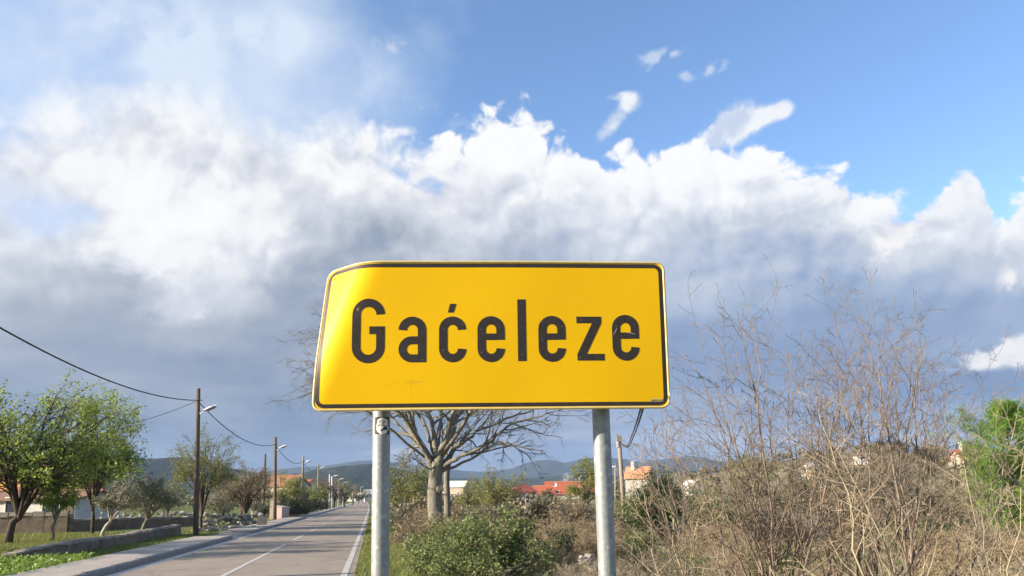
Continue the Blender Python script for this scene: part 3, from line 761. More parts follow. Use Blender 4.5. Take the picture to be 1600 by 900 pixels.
wooden_pole(310, 607, 308, 39, 0.118, 'tall brown wooden pole with a white street lamp, tallest one by the low wall', 646)
wooden_pole(430.5, 683, 430, 65, 0.13, 'brown wooden lamp pole second along the road behind the pink wall', 703)
wooden_pole(474, 713, 470.5, 93, 0.13, 'grey wooden lamp pole third along the road in front of the red roofs', 724, 'greywood')
wooden_pole(497.5, 724, 497, 121, 0.13, 'grey lamp pole fourth along the road beside brown trees', 733, 'greywood')
wooden_pole(414.5, 709, 412, 80, 0.12, 'bare wooden pole without a lamp left of the second lamp pole')
for i, (px, py, d, lamp, r, lab) in enumerate(((515, 741, 142, False, 0.17, 'thick white concrete post without a lamp beside the road'), (518.5, 744, 146, True, 0.12, 'white lamp post standing right beside the thick white post'), (528.5, 749, 168, True, 0.10, 'slim white lamp post third in the white row down the road'), (536, 754, 196, True, 0.10, 'small white lamp post fourth in the white row down the road'), (563.5, 761, 330, True, 0.12, 'tiny white lamp post where the road fades out'))):
    b = gpt(px-0.5, d); t = at(px, py, d)
    root = empty('street_lamp' if lamp else 'concrete_post', b, lab, 'street lamp' if lamp else 'post', 'white posts along the far road')
    g = Geo(); g.tube([(0,0,-.3), (0,0,(t-b).z*.5), tuple(t-b)], [r, r*.85, r*.7], 8, True); g.build('pole', M['lampwhite'] if lamp else M['plaster'], root, True)
    if lamp: lamp_head(root, (0, 0, (t-b).z-0.05), 0.9, 0.36, tilt=8)
def cable(a, b, sag, r, label, group=None, n=24, mat='cable', name='cable'):
    t = np.linspace(0, 1, n)[:, None]
    P = np.asarray(a)[None]*(1-t) + np.asarray(b)[None]*t; P[:, 2] -= 4*sag*(t*(1-t))[:, 0]
    g = Geo(); g.tube(P-np.asarray(a), r, 6, True)
    o = g.build(name, M[mat], smooth=True); o.location = tuple(a)
    return tag(o, label, 'cable', group)
CG = 'overhead cables along the road'
near_end = at(-190, 395, 15.0)
cable(near_end, pole_tops[0], 0.75, 0.024, 'thick black overhead cable sagging from upper left to the tallest pole', CG)
cable(pole_tops[0], pole_tops[1], 0.85, 0.024, 'black overhead cable sagging between the first and second lamp poles', CG)
cable(pole_tops[1], pole_tops[2], 0.75, 0.024, 'black overhead cable sagging between the second and third lamp poles', CG)
cable(pole_tops[2], pole_tops[3], 0.75, 0.024, 'black overhead cable sagging between the third and fourth lamp poles', CG)
cable(at(306, 627, 39), at(120, 664, 62), 0.6, 0.016, 'thin grey cable running left from the tallest pole towards the leafy tree', None)
# the nearer pole that carries the cable, just left of the picture
root = empty('utility_pole', (near_end.x, near_end.y, gz(near_end.x, near_end.y)), 'wooden pole left of the picture carrying the overhead cable', 'utility pole', 'wooden poles along the road')
g = Geo(); hz = near_end.z - gz(near_end.x, near_end.y); g.tube([(0,.15,-.3),(0,.15,hz+.5)], [.16,.12], 12, True); g.build('pole', M['wood'], root, True)
# right hand pole with its drooping cable
b, t = gpt(976, 60), at(967, 683, 60)
root = empty('utility_pole', b, 'leaning pale wooden pole among scrub just right of the right steel post', 'utility pole')
g = Geo(); g.tube([(0,0,-.3), tuple((t-b)*.5), tuple(t-b)], [.19,.17,.15], 12, True); g.build('pole', M['palewood'], root, True)
g = Geo(); g.box(tuple((t-b)*0.915+Vector((-.17,-.14,0))), (.14,.10,.42)); g.build('junction_box', M['lampwhite'], root)
g = Geo(); g.box(tuple((t-b)*0.985+Vector((0.0,0,0))), (.40,.34,.42)); g.build('pole_cap', M['greywood'], root)
def through(pts, r, name, label, cat):
    P = [np.asarray(p) for p in pts]; out = []
    Q = [2*P[0]-P[1]] + P + [2*P[-1]-P[-2]]
    for i in range(1, len(Q)-2):
        for k in range(8):
            u = k/8
            out.append(0.5*((2*Q[i]) + (-Q[i-1]+Q[i+1])*u + (2*Q[i-1]-5*Q[i]+4*Q[i+1]-Q[i+2])*u*u + (-Q[i-1]+3*Q[i]-3*Q[i+1]+Q[i+2])*u**3))
    out.append(P[-1]); out = np.array(out)
    g = Geo(); g.tube(out-out[0], r, 6, True); o = g.build(name, M['cable'], smooth=True); o.location = tuple(out[0])
    return tag(o, label, cat)
hook = on_panel([(1.38, 0.55)], -0.02)[0]
through([at(968,690,59.8), at(978.5,698.5,52), at(989,676,38), at(1000.5,640,22), at(1018,560,9), hook], 0.030, 'cable', 'drooping twin cable falling from behind the sign to the leaning pole, left strand', 'cable')
through([at(969,691,60.2), at(980.5,699,52), at(992,677,38), at(1004,641,22), at(1021,562,9), hook+np.array([.012,0,0])], 0.030, 'cable', 'drooping twin cable falling from behind the sign to the leaning pole, right strand', 'cable')
for px, py, d, h, lab in ((905, 745, 150, None, 'slim white lamp post in front of the long red roof'), (961.5, 729, 75, None, 'short grey wooden post left of the leaning pale pole')):
    b, t = gpt(px, d), at(px, py, d)
    lampy = d > 100
    root = empty('street_lamp' if lampy else 'wooden_post', b, lab, 'street lamp' if lampy else 'post')
    g = Geo(); g.tube([(0,0,-.3), tuple(t-b)], [.11,.09], 8, True); g.build('pole', M['lampwhite' if lampy else 'palewood'], root, True)
    if lampy: lamp_head(root, (0, 0, (t-b).z-0.1), 0.8, 0.34, tilt=15)
    else:
        g = Geo(); g.box((0, 0, (t-b).z), (.3,.3,.16)); g.build('pole_cap', M['lampwhite'], root)

# ------------------------------------------------------------------ walls and stones
def rough_wall(name, pts, hts, thick, label, seed, stone_w=0.55, mat='wall'):
    """A low masonry wall along pts: a core, with single blocks laid in courses and a cap of uneven stones."""
    rng = np.random.default_rng(seed)
    root = empty(name, pts[0], label, 'wall')
    base = Vector(pts[0])
    core = Geo(); capi = []
    tot = 0
    for k in range(len(pts)-1):
        a, b = Vector(pts[k]), Vector(pts[k+1]); L = (b-a).xy.length; ang = math.atan2(b.y-a.y, b.x-a.x)
        n = max(1, int(L/stone_w))
        for i in range(n):
            f = (i+.5)/n; p = a.lerp(b, f); h = hts[k]*(1-f)+hts[k+1]*f
            zg = gz(p.x, p.y); p = Vector((p.x, p.y, zg))
            hh = h*0.82 + rng.uniform(-.02, .03)
            core.box(p-base+Vector((0, 0, hh/2-.1)), (L/n-0.004, thick+rng.uniform(-.03,.03), hh+.2), ang, top=(1, .94))
            capi.append((p-base+Vector((0, 0, hh+h*.09)), (L/n*rng.uniform(.9,.985), thick+rng.uniform(.03,.09), h*.18*rng.uniform(.55,1.7)), ang+rng.normal()*.02))
    core.build('masonry', M[mat], root)
    for c, s, a in capi:
        g = Geo(); g.box(c, s, a, top=(.96,.9)); g.build('cap_stone', M['wall_cap' if mat == 'wall' else mat], root)
    return root
w0, w1 = on_ground(30, 864), on_ground(128, 861)
wl = [Vector((*xy_of(s, -10.05 + 0.0*s), 0)) for s in (24.2, 28, 33, 38, 43.5)]
for p in wl: p.z = gz(p.x, p.y)
rough_wall('low_wall', wl, [.36,.44,.40,.47,.52], .28, 'low brown masonry wall running beside the pavement to the tallest pole', 3)
back = [Vector((at(px, 800, d).x, d, 0)) for px, d in ((-60, 46), (108, 47), (112, 47.2), (300, 56))]
for p in back: p.z = gz(p.x, p.y)
rough_wall('boundary_wall', back, [1.22,1.22,.78,.66], .35, 'dark shaded boundary wall at the back of the grass plot', 4, 0.6)
def stone_mesh(rng, r):
    g = Geo(); n, k = 4, 6; V = [(0, 0, -r*.6)]
    for i in range(1, n):
        for j in range(k):
            a, b = math.pi*i/n - math.pi/2, 2*math.pi*(j+.5*(i % 2))/k
            q = r*rng.uniform(.75, 1.2); V.append((q*math.cos(a)*math.cos(b), q*.8*math.cos(a)*math.sin(b), q*.65*math.sin(a)))
    V.append((0, 0, r*.6)); T = []; Q = []
    for j in range(k): T.append((0, 1+(j+1) % k, 1+j)); T.append((len(V)-1, 1+(n-2)*k+j, 1+(n-2)*k+(j+1) % k))
    for i in range(n-2):
        for j in range(k): Q.append((1+i*k+j, 1+i*k+(j+1) % k, 1+(i+1)*k+(j+1) % k, 1+(i+1)*k+j))
    g.add(V, Q, T); return g
srng = np.random.default_rng(8)
smesh = [stone_mesh(srng, 1.0).mesh('stone', M['stone']) for _ in range(6)]
def stone_heap(name, label, pts, sizes, seed, cat='stone heap'):
    rng = np.random.default_rng(seed)
    root = empty(name, pts[0], label, cat); base = Vector(root.location)
    for p, r in zip(pts, sizes):
        o = bpy.data.objects.new('stone', smesh[rng.integers(6)]); SC.collection.objects.link(o); o.parent = root
        o.location = Vector(p)-base; o.scale = (r*rng.uniform(.8,1.3), r*rng.uniform(.8,1.2), r*rng.uniform(.7,1.0)); o.rotation_euler = (rng.normal()*.3, rng.normal()*.3, rng.uniform(0, 6.28))
def rubble_row(pa, pb, n, hmax, wdt, seed, rmin, rmax):
    rng = np.random.default_rng(seed); pts, sz = [], []
    for i in range(n):
        f = rng.uniform(); lay = rng.uniform()**1.4
        p = pa.lerp(pb, f); r = rng.uniform(rmin, rmax)
        x, y = p.x+rng.normal()*wdt*(1-lay*.6), p.y+rng.normal()*wdt*(1-lay*.6)
        pts.append((x, y, gz(x, y)+lay*hmax+r*.3)); sz.append(r)
    return pts, sz
pts, sz = rubble_row(gpt(322, 53), gpt(402, 56), 130, .75, .35, 5, .10, .26)
stone_heap('dry_stone_wall', 'tumbled pale dry stone wall behind the tallest pole', pts, sz, 5, 'stone wall')
pts, sz = rubble_row(gpt(322, 45), gpt(385, 49), 60, .12, 1.1, 6, .07, .20)
stone_heap('stone_rubble', 'loose pale rubble scattered in grass beside the pavement gap', pts, sz, 6)
pts, sz = rubble_row(gpt(165, 62), gpt(310, 66), 110, .8, .5, 7, .12, .28)
stone_heap('dry_stone_wall', 'long pale stone wall behind the olive trees', pts, sz, 7, 'stone wall')
g = Geo(); p = gpt(410, 50.5); g.box((0,0,.30), (.62,.5,.75), .3, top=(.95,.95)); o = g.build('stone_block', M['wall_cap']); o.location = p; tag(o, 'squared pale stone block at the corner of the driveway', 'stone')
pts, sz = rubble_row(gpt(1145, 7.7), gpt(1330, 7.9), 30, .13, .12, 9, .05, .12)
stone_heap('stone_heap', 'pale limestone pieces at the foot of the bare shrub', pts, sz, 9)
pts, sz = rubble_row(gpt(905, 18), gpt(932, 19), 16, .45, .18, 10, .09, .2)
stone_heap('stone_heap', 'few pale stones left of the right steel post', pts, sz, 10)
pts, sz = rubble_row(gpt(846, 15.4), gpt(868, 15.8), 9, .25, .12, 11, .09, .18)
stone_heap('stone_heap', 'pale stones showing beside the broad green laurel bush', pts, sz, 11)

# ------------------------------------------------------------------ houses
def house(px, depth, w, dep, eave, ridge, rz, label, wall='plaster', roof='tile_red', axis_='x', windows=(), chimney=None, hip=0.0, door=None, porch=False, dish=None, name='house', extra=None, zoff=0.0):
    """A house at pixel column px; w along local x, dep along local y; front faces -y. windows: (x, z, width, height) on the front."""
    p = gpt(px, depth); p.z += zoff
    root = empty(name, p, label, 'house', None, rz)
    g = Geo(); X, Y = w/2, dep/2
    if axis_ == 'x':
        V = [(-X,-Y,-.6),(X,-Y,-.6),(X,Y,-.6),(-X,Y,-.6),(-X,-Y,eave),(X,-Y,eave),(X,Y,eave),(-X,Y,eave)]
        Qd = [(0,1,5,4),(1,2,6,5),(2,3,7,6),(3,0,4,7)]; Td = []
        if not hip:
            V += [(-X,0,ridge-.12),(X,0,ridge-.12)]; Td = [(5,6,9),(7,4,8)]
        g.add(V, Qd, Td)
    else:
        V = [(-X,-Y,-.6),(X,-Y,-.6),(X,Y,-.6),(-X,Y,-.6),(-X,-Y,eave),(X,-Y,eave),(X,Y,eave),(-X,Y,eave),(0,-Y,ridge-.12),(0,Y,ridge-.12)]
        g.add(V, [(0,1,5,4),(1,2,6,5),(2,3,7,6),(3,0,4,7)], [(4,5,8),(6,7,9)])
    g.build('wall', M[wall], root)
    oh = .35; k = (ridge-eave)/((Y if axis_ == 'x' else X)); ez = eave-oh*k+.04
    g = Geo()
    if axis_ == 'x':
        hx = hip
        tops = [(-X-oh+hx*1.0, 0, ridge), (X+oh-hx*1.0, 0, ridge)]
        c = [(-X-oh,-Y-oh,ez),(X+oh,-Y-oh,ez),(X+oh,Y+oh,ez),(-X-oh,Y+oh,ez)]
    else:
        tops = [(0,-Y-oh,ridge),(0,Y+oh,ridge)]
        c = [(-X-oh,-Y-oh,ez),(-X-oh,Y+oh,ez),(X+oh,Y+oh,ez),(X+oh,-Y-oh,ez)]
        c = [c[1], c[0], c[3], c[2]]; c = [c[1], c[2], c[3], c[0]]
    lo = [(a[0], a[1], a[2]-.14) for a in c]; lt = [(a[0], a[1], a[2]-.14) for a in tops]
    V = c + tops + lo + lt
    if axis_ == 'x': Qd = [(0,1,5,4),(2,3,4,5),(6,10,11,7),(8,11,10,9),(0,6,7,1),(2,8,9,3)]; Td = []
    else: Qd = [(1,2,5,4),(3,0,4,5),(7,10,11,8),(9,11,10,6),(1,7,8,2),(3,9,6,0)]; Td = []
    if axis_ == 'x':
        if hip: Td = [(1,2,5),(3,0,4),(7,11,8),(9,10,6)]; Qd += [(1,7,8,2),(3,9,6,0)]
        else: Qd += [(1,7,11,5),(5,11,8,2),(3,9,10,4),(4,10,6,0)]
    else: Qd += [(0,6,10,4),(4,10,7,1),(2,8,11,5),(5,11,9,3)]
    g.add(V, Qd, Td)
    rf = g.build('roof', M[roof], root)
    if axis_ == 'x':
        g = Geo(); g.tube([tuple(np.array(tops[0])+(0,0,.03)), tuple(np.array(tops[1])+(0,0,.03))], .11, 6, True); g.build('ridge_cap', M['tile_orange' if roof == 'tile_red' else roof], rf)
    if chimney:
        g = Geo(); g.box((chimney[0], chimney[1], ridge+.25), (.6,.6,1.5)); g.box((chimney[0], chimney[1], ridge+1.05), (.8,.8,.12)); g.build('chimney', M['plaster'], rf)
    for (x, z, ww, hh) in windows:
        g = Geo(); t_ = .1
        for c_, s_ in (((x-ww/2-t_/2, -Y-.03, z), (t_,.1,hh+2*t_)), ((x+ww/2+t_/2, -Y-.03, z), (t_,.1,hh+2*t_)), ((x, -Y-.03, z+hh/2+t_/2), (ww,.1,t_)), ((x, -Y-.05, z-hh/2-t_/2), (ww,.16,t_))): g.box(c_, s_)
        f = g.build('window', M['trim'], root)
        g = Geo(); g.box((x, -Y-.012, z), (ww, .03, hh)); g.build('pane', M['pane'], f)
    if door:
        x, ww, hh = door; g = Geo(); g.box((x, -Y-.02, hh/2), (ww,.06,hh)); g.build('door', M['wood'], root)
    if porch:
        for x in (-X-1.6, -X-.3): 
            g = Geo(); g.box((x, -Y-.4, eave/2-.2), (.3,.3,eave-.4)); g.build('porch_column', M['plaster'], root)
        g = Geo(); g.box((-X-.9, -Y+.2, eave-.2), (2.3,1.8,.25)); g.build('porch_roof', M['plaster'], root)
    if dish:
        g = Geo(); a = np.linspace(0, 2*math.pi, 13)[:-1]; c_ = np.array(dish)
        g.add(np.r_[c_+np.c_[np.cos(a)*.55, np.full(12, -.2), np.sin(a)*.55], [c_+(0, .05, 0)]], tris=[(i, (i+1) % 12, 12) for i in range(12)])
        g.tube([c_, c_+(0,.1,-.9)], .05, 6); g.build('satellite_dish', M['lampwhite'], rf)
    return root
def hz_at(px, py, d): return at(px, py, d).z - gpt(px, d).z
H = house
H(897, 215, 15.5, 9, hz_at(890,771,210), hz_at(890,753.5,215), 0.02, 'long house under a bright red tiled roof, widest roof on the right field', 'plaster', 'tile_red', windows=((-5,1.6,1.1,1.2),(-1,1.6,1.1,1.2)), chimney=None)
H(850, 203, 5.2, 6, hz_at(850,772,201), hz_at(850,759,203), 0.0, 'lower red roofed wing with bright white wall and round dish', 'plaster', 'tile_red', windows=((1.2,1.3,.8,.9),), dish=(2.9, -.5, hz_at(850,757.5,203)), door=(-1.3,1.0,2.0))
H(817, 160, 5.4, 6, hz_at(817,768,158), hz_at(817,757,160), 0.12, 'grey stone house with dark red hipped roof and small porch', 'greystone', 'tile_dark', hip=2.2, windows=((0.6,1.5,.7,1.2),(1.9,1.5,.7,1.2)), door=(-1.2,.9,2.0), porch=True)
H(714, 230, 6.0, 6, hz_at(714,760,230), hz_at(714,752,230), -0.25, 'pale house glimpsed right of the big bare tree trunk', 'cream', 'trim', windows=((0,2,1,1),))
H(1000, 140, 3.9, 5, hz_at(1000,745,138), hz_at(1000,730,140), -0.35, 'house with pale orange roof and white chimney behind the leaning pole', 'greystone', 'tile_orange', chimney=(-.9,-.6), windows=((0.3,2.6,.9,1.0),))
H(446, 150, 5.8, 7.5, hz_at(446,758,148), hz_at(446,743,150), -0.25, 'house with weathered orange roof behind the second lamp pole', 'cream', 'tile_weathered', windows=((1.2,2.2,.9,1.1),))
H(480, 172, 6.4, 7, hz_at(480,764,170), hz_at(480,749,172), 0.55, 'white gabled house behind the third lamp pole', 'plaster', 'tile_dark', axis_='y', windows=((0.2,3.2,.9,1.0),))
H(80, 82, 4.6, 9, hz_at(80,741,78), hz_at(80,728,78), -0.35, 'orange brick gable house with pale eaves behind the big leafy tree', 'brick', 'tile_brown', axis_='y', windows=((0,hz_at(80,737,78),.5,.9),))
H(70, 66, 9.6, 6, hz_at(80,777,64), hz_at(80,767,66), -0.10, 'long white house with low roof behind the big leafy tree', 'plaster', 'tile_brown', windows=((-3.6,1.6,1.1,1.2),(-.6,1.6,1.1,1.2),(2.6,1.6,1.1,1.2)), door=(4.2,.95,2.0))
H(1273, 175, 2.8, 4, hz_at(1273,731,175), hz_at(1273,722,175), 0.2, 'small pale house on the scrubby rise behind the left of the bare shrub', 'cream', 'trim', windows=((0,1.6,.9,1.0),))
H(1352, 190, 3.0, 4, hz_at(1352,724,190), hz_at(1352,714,190), -0.2, 'small cream house on the scrubby rise right of the other pale one', 'cream', 'trim', windows=((0,1.6,.9,1.0),))
H(1518, 112, 3.2, 4, hz_at(1515,716,110), hz_at(1515,703,112), 0.1, 'small house with red roof and pale chimney tower left of the pine', 'cream', 'tile_red', chimney=(-.6,-.2), windows=((0,3.0,.8,1.0),))
H(1084, 128, 2.2, 3, hz_at(1084,746,127), hz_at(1084,737,128), 0.3, 'tiny white house half hidden by scrub right of the orange roof', 'plaster', 'trim', zoff=-1.3, axis_='y', windows=((0,2.0,.7,.8),))
H(581, 420, 8, 8, 3.8, 6.2, .3, 'white house at the far end of the road', 'plaster', 'trim', windows=((0,2.6,1.2,1.2),))
# pink rendered garden shed by the road
p = gpt(438, 72); root = empty('garden_shed', p, 'small pink rendered shed with sloping top beside the second lamp pole', 'shed', None, -.3)
g = Geo(); g.box((0,0,.5), (1.1,1.2,1.25)); g.build('wall', M['pink'], root)
g = Geo(); g.add([(-.62,-.68,1.19),(.62,-.68,1.00),(.62,.68,1.00),(-.62,.68,1.19),(-.62,-.68,1.26),(.62,-.68,1.07),(.62,.68,1.07),(-.62,.68,1.26)], [(0,3,2,1),(4,5,6,7),(0,1,5,4),(1,2,6,5),(2,3,7,6),(3,0,4,7)]); g.build('roof', M['cream'], root)
p = gpt(425.5, 70); root = empty('gate_pillar', p, 'cream rendered gate pillar left of the pink shed', 'pillar')
g = Geo(); g.box((0,0,.85), (.38,.38,1.9)); g.build('shaft', M['cream'], root); g = Geo(); g.box((0,0,1.84), (.48,.48,.10), top=(.8,.8)); g.build('cap', M['wall_cap'], root)
# far village: small pale houses down on the plain
vr = random.Random(4)
vspots = [(554,430),(558,520),(566,560),(572,500),(1058,560),(1066,640),(760,640),(742,700),(775,800),(870,620),(690,560),(655,620),(1035,520),(720,900),(850,900),(925,700)]
kinds = ('white', 'cream', 'grey')
for i, (px, d) in enumerate(vspots):
    wl_ = ('plaster', 'cream', 'greystone')[i % 3]
    r_ = H(px, d, vr.uniform(5,7.5), 6, 2.6, 4.0, vr.uniform(-.6,.6), 'tiny %s walled house far off on the plain' % kinds[i % 3], wl_, 'tile_orange' if i % 3 == 2 else 'trim', windows=((0,1.5,1.2,1.2),), name='far_house')
    r_['group'] = 'tiny %s houses far off on the plain' % kinds[i % 3]

# ------------------------------------------------------------------ plants
def unit(v): return v/(np.linalg.norm(v)+1e-9)
def wander(rng, p, d, L, n, jit, trop):
    t = np.linspace(0, 1, n)[:, None]
    D = d[None]*1.0 + np.cumsum(rng.normal(size=(n, 3))*jit, 0) + trop[None]*t
    D /= np.linalg.norm(D, axis=1, keepdims=True)
    return np.r_[p[None], p[None]+np.cumsum(D*(L/n), 0)]
def side_dir(rng, T, ang):
    a = rng.normal(size=3); a -= T*(a@T); a = unit(a)
    return unit(T*math.cos(ang)+a*math.sin(ang))
def grow(geos, rng, P, rad, level, prm, tips):
    """Tube the branch P, then spawn its side branches; level indexes prm['levels']."""
    k = prm['sides'][min(level, len(prm['sides'])-1)]
    geos[min(level, len(geos)-1)].tube(P, rad, k)
    n = len(P)
    lev = prm['levels']
    L = np.linalg.norm(np.diff(P, axis=0), axis=1).sum()
    if level >= len(lev):
        tips.append(P[max(0, n//3):]); return
    cnt, ratio, ang, jit, trop, f0 = lev[level]
    c = max(1, int(round(cnt*rng.uniform(.75, 1.25))))
    for q in range(c):
        f = f0 + (1-f0)*((q+rng.uniform())/c)
        x = f*(n-1); i = min(int(x), n-2); p = P[i]+(P[i+1]-P[i])*(x-i)
        T = unit(P[i+1]-P[i]); r = (rad[i]+(rad[i+1]-rad[i])*(x-i))
        d = side_dir(rng, T, R(ang)*rng.uniform(.7, 1.25))
        l = L*ratio*rng.uniform(.6, 1.25)*(1.15-.55*f)
        m = prm['segs'][min(level, len(prm['segs'])-1)]
        PP = wander(rng, p, d, l, m, jit, np.asarray(trop))
        rr = max(prm['rmin'], min(r*.72, r*0.62+.0005)); 
        grow(geos, rng, PP, np.linspace(rr, max(prm['rmin']*.8, rr*.35), len(PP)), level+1, prm, tips)
def ellipse_limbs(rng, base_z, top_z, cz, rx, rz, n, r0, lean=(0, 0), ry=None):
    """Limb curves from the trunk out to points spread over a crown ellipsoid."""
    out = []; ry = ry or rx
    for i in range(n):
        a = i*2.399963+rng.uniform(-.4,.4); q = rng.uniform(-.45, 1.0)
        c = math.sqrt(max(0.05, 1-q*q))*rng.uniform(.7,1)
        tgt = np.array([lean[0]+rx*c*math.cos(a), lean[1]+ry*c*math.sin(a), cz+rz*q*rng.uniform(.8,1)])
        f = rng.uniform(.55, 1.0); st = np.array([lean[0]*f*.5, lean[1]*f*.5, base_z+(top_z-base_z)*(f-.5)*0.9])
        mid = st*.5+tgt*.5 + np.array([0, 0, rng.uniform(-.05,.12)*rz]); mid[:2] = st[:2]*.58+tgt[:2]*.42
        t = np.linspace(0, 1, 7)[:, None]
        P = (1-t)**2*st+2*t*(1-t)*mid+t*t*tgt + np.r_[[np.zeros(3)], rng.normal(size=(6, 3))*rx*.025]
        out.append((P, np.linspace(r0*rng.uniform(.4,.62), r0*.10, 7)))
    return out
def plant(name, label, cat, loc, limbs, trunk, prm, bark, leafm, nleaf, lsize, seed, group=None, aspect=.55, spread=.12, flat=.2, twigm=None, fol='foliage', limb_parts=False):
    """A tree or bush: trunk and limbs, twigs, and leaves set along the twigs."""
    rng = np.random.default_rng(seed)
    root = empty(name, loc, label, cat, group)
    gt, gw = Geo(), Geo(); tips = []
    if trunk is not None: gt.tube(trunk[0], trunk[1], 10, True)
    if limb_parts:
        gt.build('trunk', bark, root, True)
        for P, r in limbs:
            g = Geo(); grow([g, g, g, g, g, g], rng, P, r, 0, prm, tips); g.build('limb', bark, root, True)
    else:
        for P, r in limbs: grow([gt, gt if prm.get('thick') else gw, gw, gw, gw], rng, P, r, 0, prm, tips)
        gt.build('trunk' if trunk is not None else 'stems', bark, root, True, kind=None if trunk is not None else 'stuff')
        if gw.n: gw.build('twigs', twigm or bark, root, True, kind='stuff')
    if nleaf:
        TP = np.concatenate(tips); C = TP[rng.integers(0, len(TP), nleaf)] + rng.normal(size=(nleaf, 3))*spread
        g = Geo(); g.leaves(C, lsize, rng, aspect, flat); g.build(fol, leafm, root, kind='stuff')
    return root
UPW = (0, 0, .5)
PRM = dict(levels=[(7, .42, 48, .16, UPW, .25), (5, .5, 45, .2, (0,0,.25), .2)], sides=[7, 4, 3], segs=[5, 4, 3], rmin=.006)
def tree_px(name, label, pxb, pyb, cx, ytop, ybot, wpx, seed, bark, leafm, nleaf, lsize, depth=None, r=None, group=None, lean=None, nl=12, prm=PRM, **kw):
    """A tree whose foot is at pixel (pxb, pyb) and whose crown fills wpx pixels about cx between ytop and ybot."""
    rng = np.random.default_rng(seed+100)
    b = on_ground(pxb, pyb) if depth is None else gpt(pxb, depth)
    d = b.y; m = d/FPX
    zt, zb = at(cx, ytop, d).z-b.z, at(cx, ybot, d).z-b.z
    lx = at(cx, (ytop+ybot)/2, d).x-b.x
    rx = wpx*m/2; r = r or .035*zt
    fork = max(zb*.75, .15*zt)
    tr = np.array([(0,0,-.15), (lx*.12,0,fork*.35), (lx*.22,0,fork*.7), (lx*.5,0,fork)]) + np.r_[[np.zeros(3)], rng.normal(size=(3,3))*r*.25]
    limbs = ellipse_limbs(rng, fork, zt, (zt+zb)/2, rx*.92, (zt-zb)/2*.95, nl, r, (lx, 0), rx*.8)
    for P, rr in limbs: P[0] = tr[-1]*1.0 + rng.normal(size=3)*r*.2; P[1] = P[0]*.72+P[2]*.28
    limbs = [(P, rr) for P, rr in limbs]
    return plant(name, label, 'tree', b, limbs, (tr, [r*1.25, r, r*.92, r*.85]), prm, bark, leafm, nleaf, lsize, seed, group, **kw)

# --- left: the big leafy tree and its neighbours
PRM_T1 = dict(levels=[(9, .40, 46, .14, (0,0,.35), .22), (6, .5, 45, .2, (0,0,.1), .15)], sides=[8, 4, 3], segs=[6, 4, 3], rmin=.006)
tree_px('almond_tree', 'large spreading green tree with dark leaning trunk at the left edge', 12, 848, 52, 583, 812, 262, 11, M['bark_dark'], M['leaf_fresh'], 15000, .14, r=.17, nl=21, prm=PRM_T1, spread=.14)
tree_px('almond_tree', 'tall green tree with dark straight trunk right of the large spreading tree', 145, 834, 150, 600, 808, 146, 12, M['bark_dark'], M['leaf_fresh'], 12500, .145, r=.10, nl=17, prm=PRM_T1, spread=.15)
tree_px('young_tree', 'small bright green young tree with slim forked trunk on the grass', 81, 846, 88, 758, 806, 58, 13, M['bark_grey'], M['leaf_bright'], 2200, .12, r=.07, nl=8, spread=.09)
tree_px('olive_tree', 'olive tree with pale leaning trunk on the grass', 158, 838, 190, 752, 806, 82, 14, M['bark_pale'], M['leaf_olive'], 3800, .10, r=.09, nl=10, spread=.11)
tree_px('olive_tree', 'wider grey green olive tree with short upright trunk beside the leaning one', 222, 831, 238, 750, 806, 104, 15, M['bark_grey'], M['leaf_olive'], 5200, .10, r=.11, nl=12, spread=.12)
tree_px('feathery_tree', 'feathery light green tree right behind the tallest wooden pole', 314, 826, 318, 682, 800, 108, 16, M['bark_dark'], M['leaf_spring'], 9000, .10, r=.10, nl=16, spread=.14)
tree_px('budding_tree', 'brownish budding tree between the first and second lamp poles', 382, 818, 385, 724, 800, 92, 17, M['bark_dark'], M['leaf_bud'], 4200, .10, r=.15, nl=14, spread=.12)
tree_px('olive_tree', 'small olive tree with pale trunk beside the stone block', 394, 816, 398, 768, 803, 50, 18, M['bark_pale'], M['leaf_olive'], 1700, .10, r=.09, nl=8, spread=.10)
tree_px('olive_tree', 'low dark olive tree between feathery tree and stone wall', 340, 822, 342, 772, 812, 50, 19, M['bark_grey'], M['leaf_olive'], 1800, .10, r=.09, nl=8, spread=.10)
# two more trees stand by the road just left of the picture; their shade falls across the asphalt
for (s, t, hh, sd) in ((25.0, -16.6, 5.6, 21), (27.5, -18.5, 6.5, 22), (30.0, -20.5, 6.8, 23)):
    x, y = xy_of(s, t); z = gz(x, y); rng = np.random.default_rng(sd)
    plant('almond_tree', 'green tree just left of the picture shading the road', 'tree', (x, y, z), ellipse_limbs(rng, 1.2, hh, hh*.62, 2.2, hh*.36, 11, .16), (np.array([(0,0,-.2),(0.05,0,.6),(0,0,1.25)]), [.2,.17,.15]), PRM, M['bark_dark'], M['leaf_fresh'], 4200, .15, sd, 'trees beside the road left of the picture')
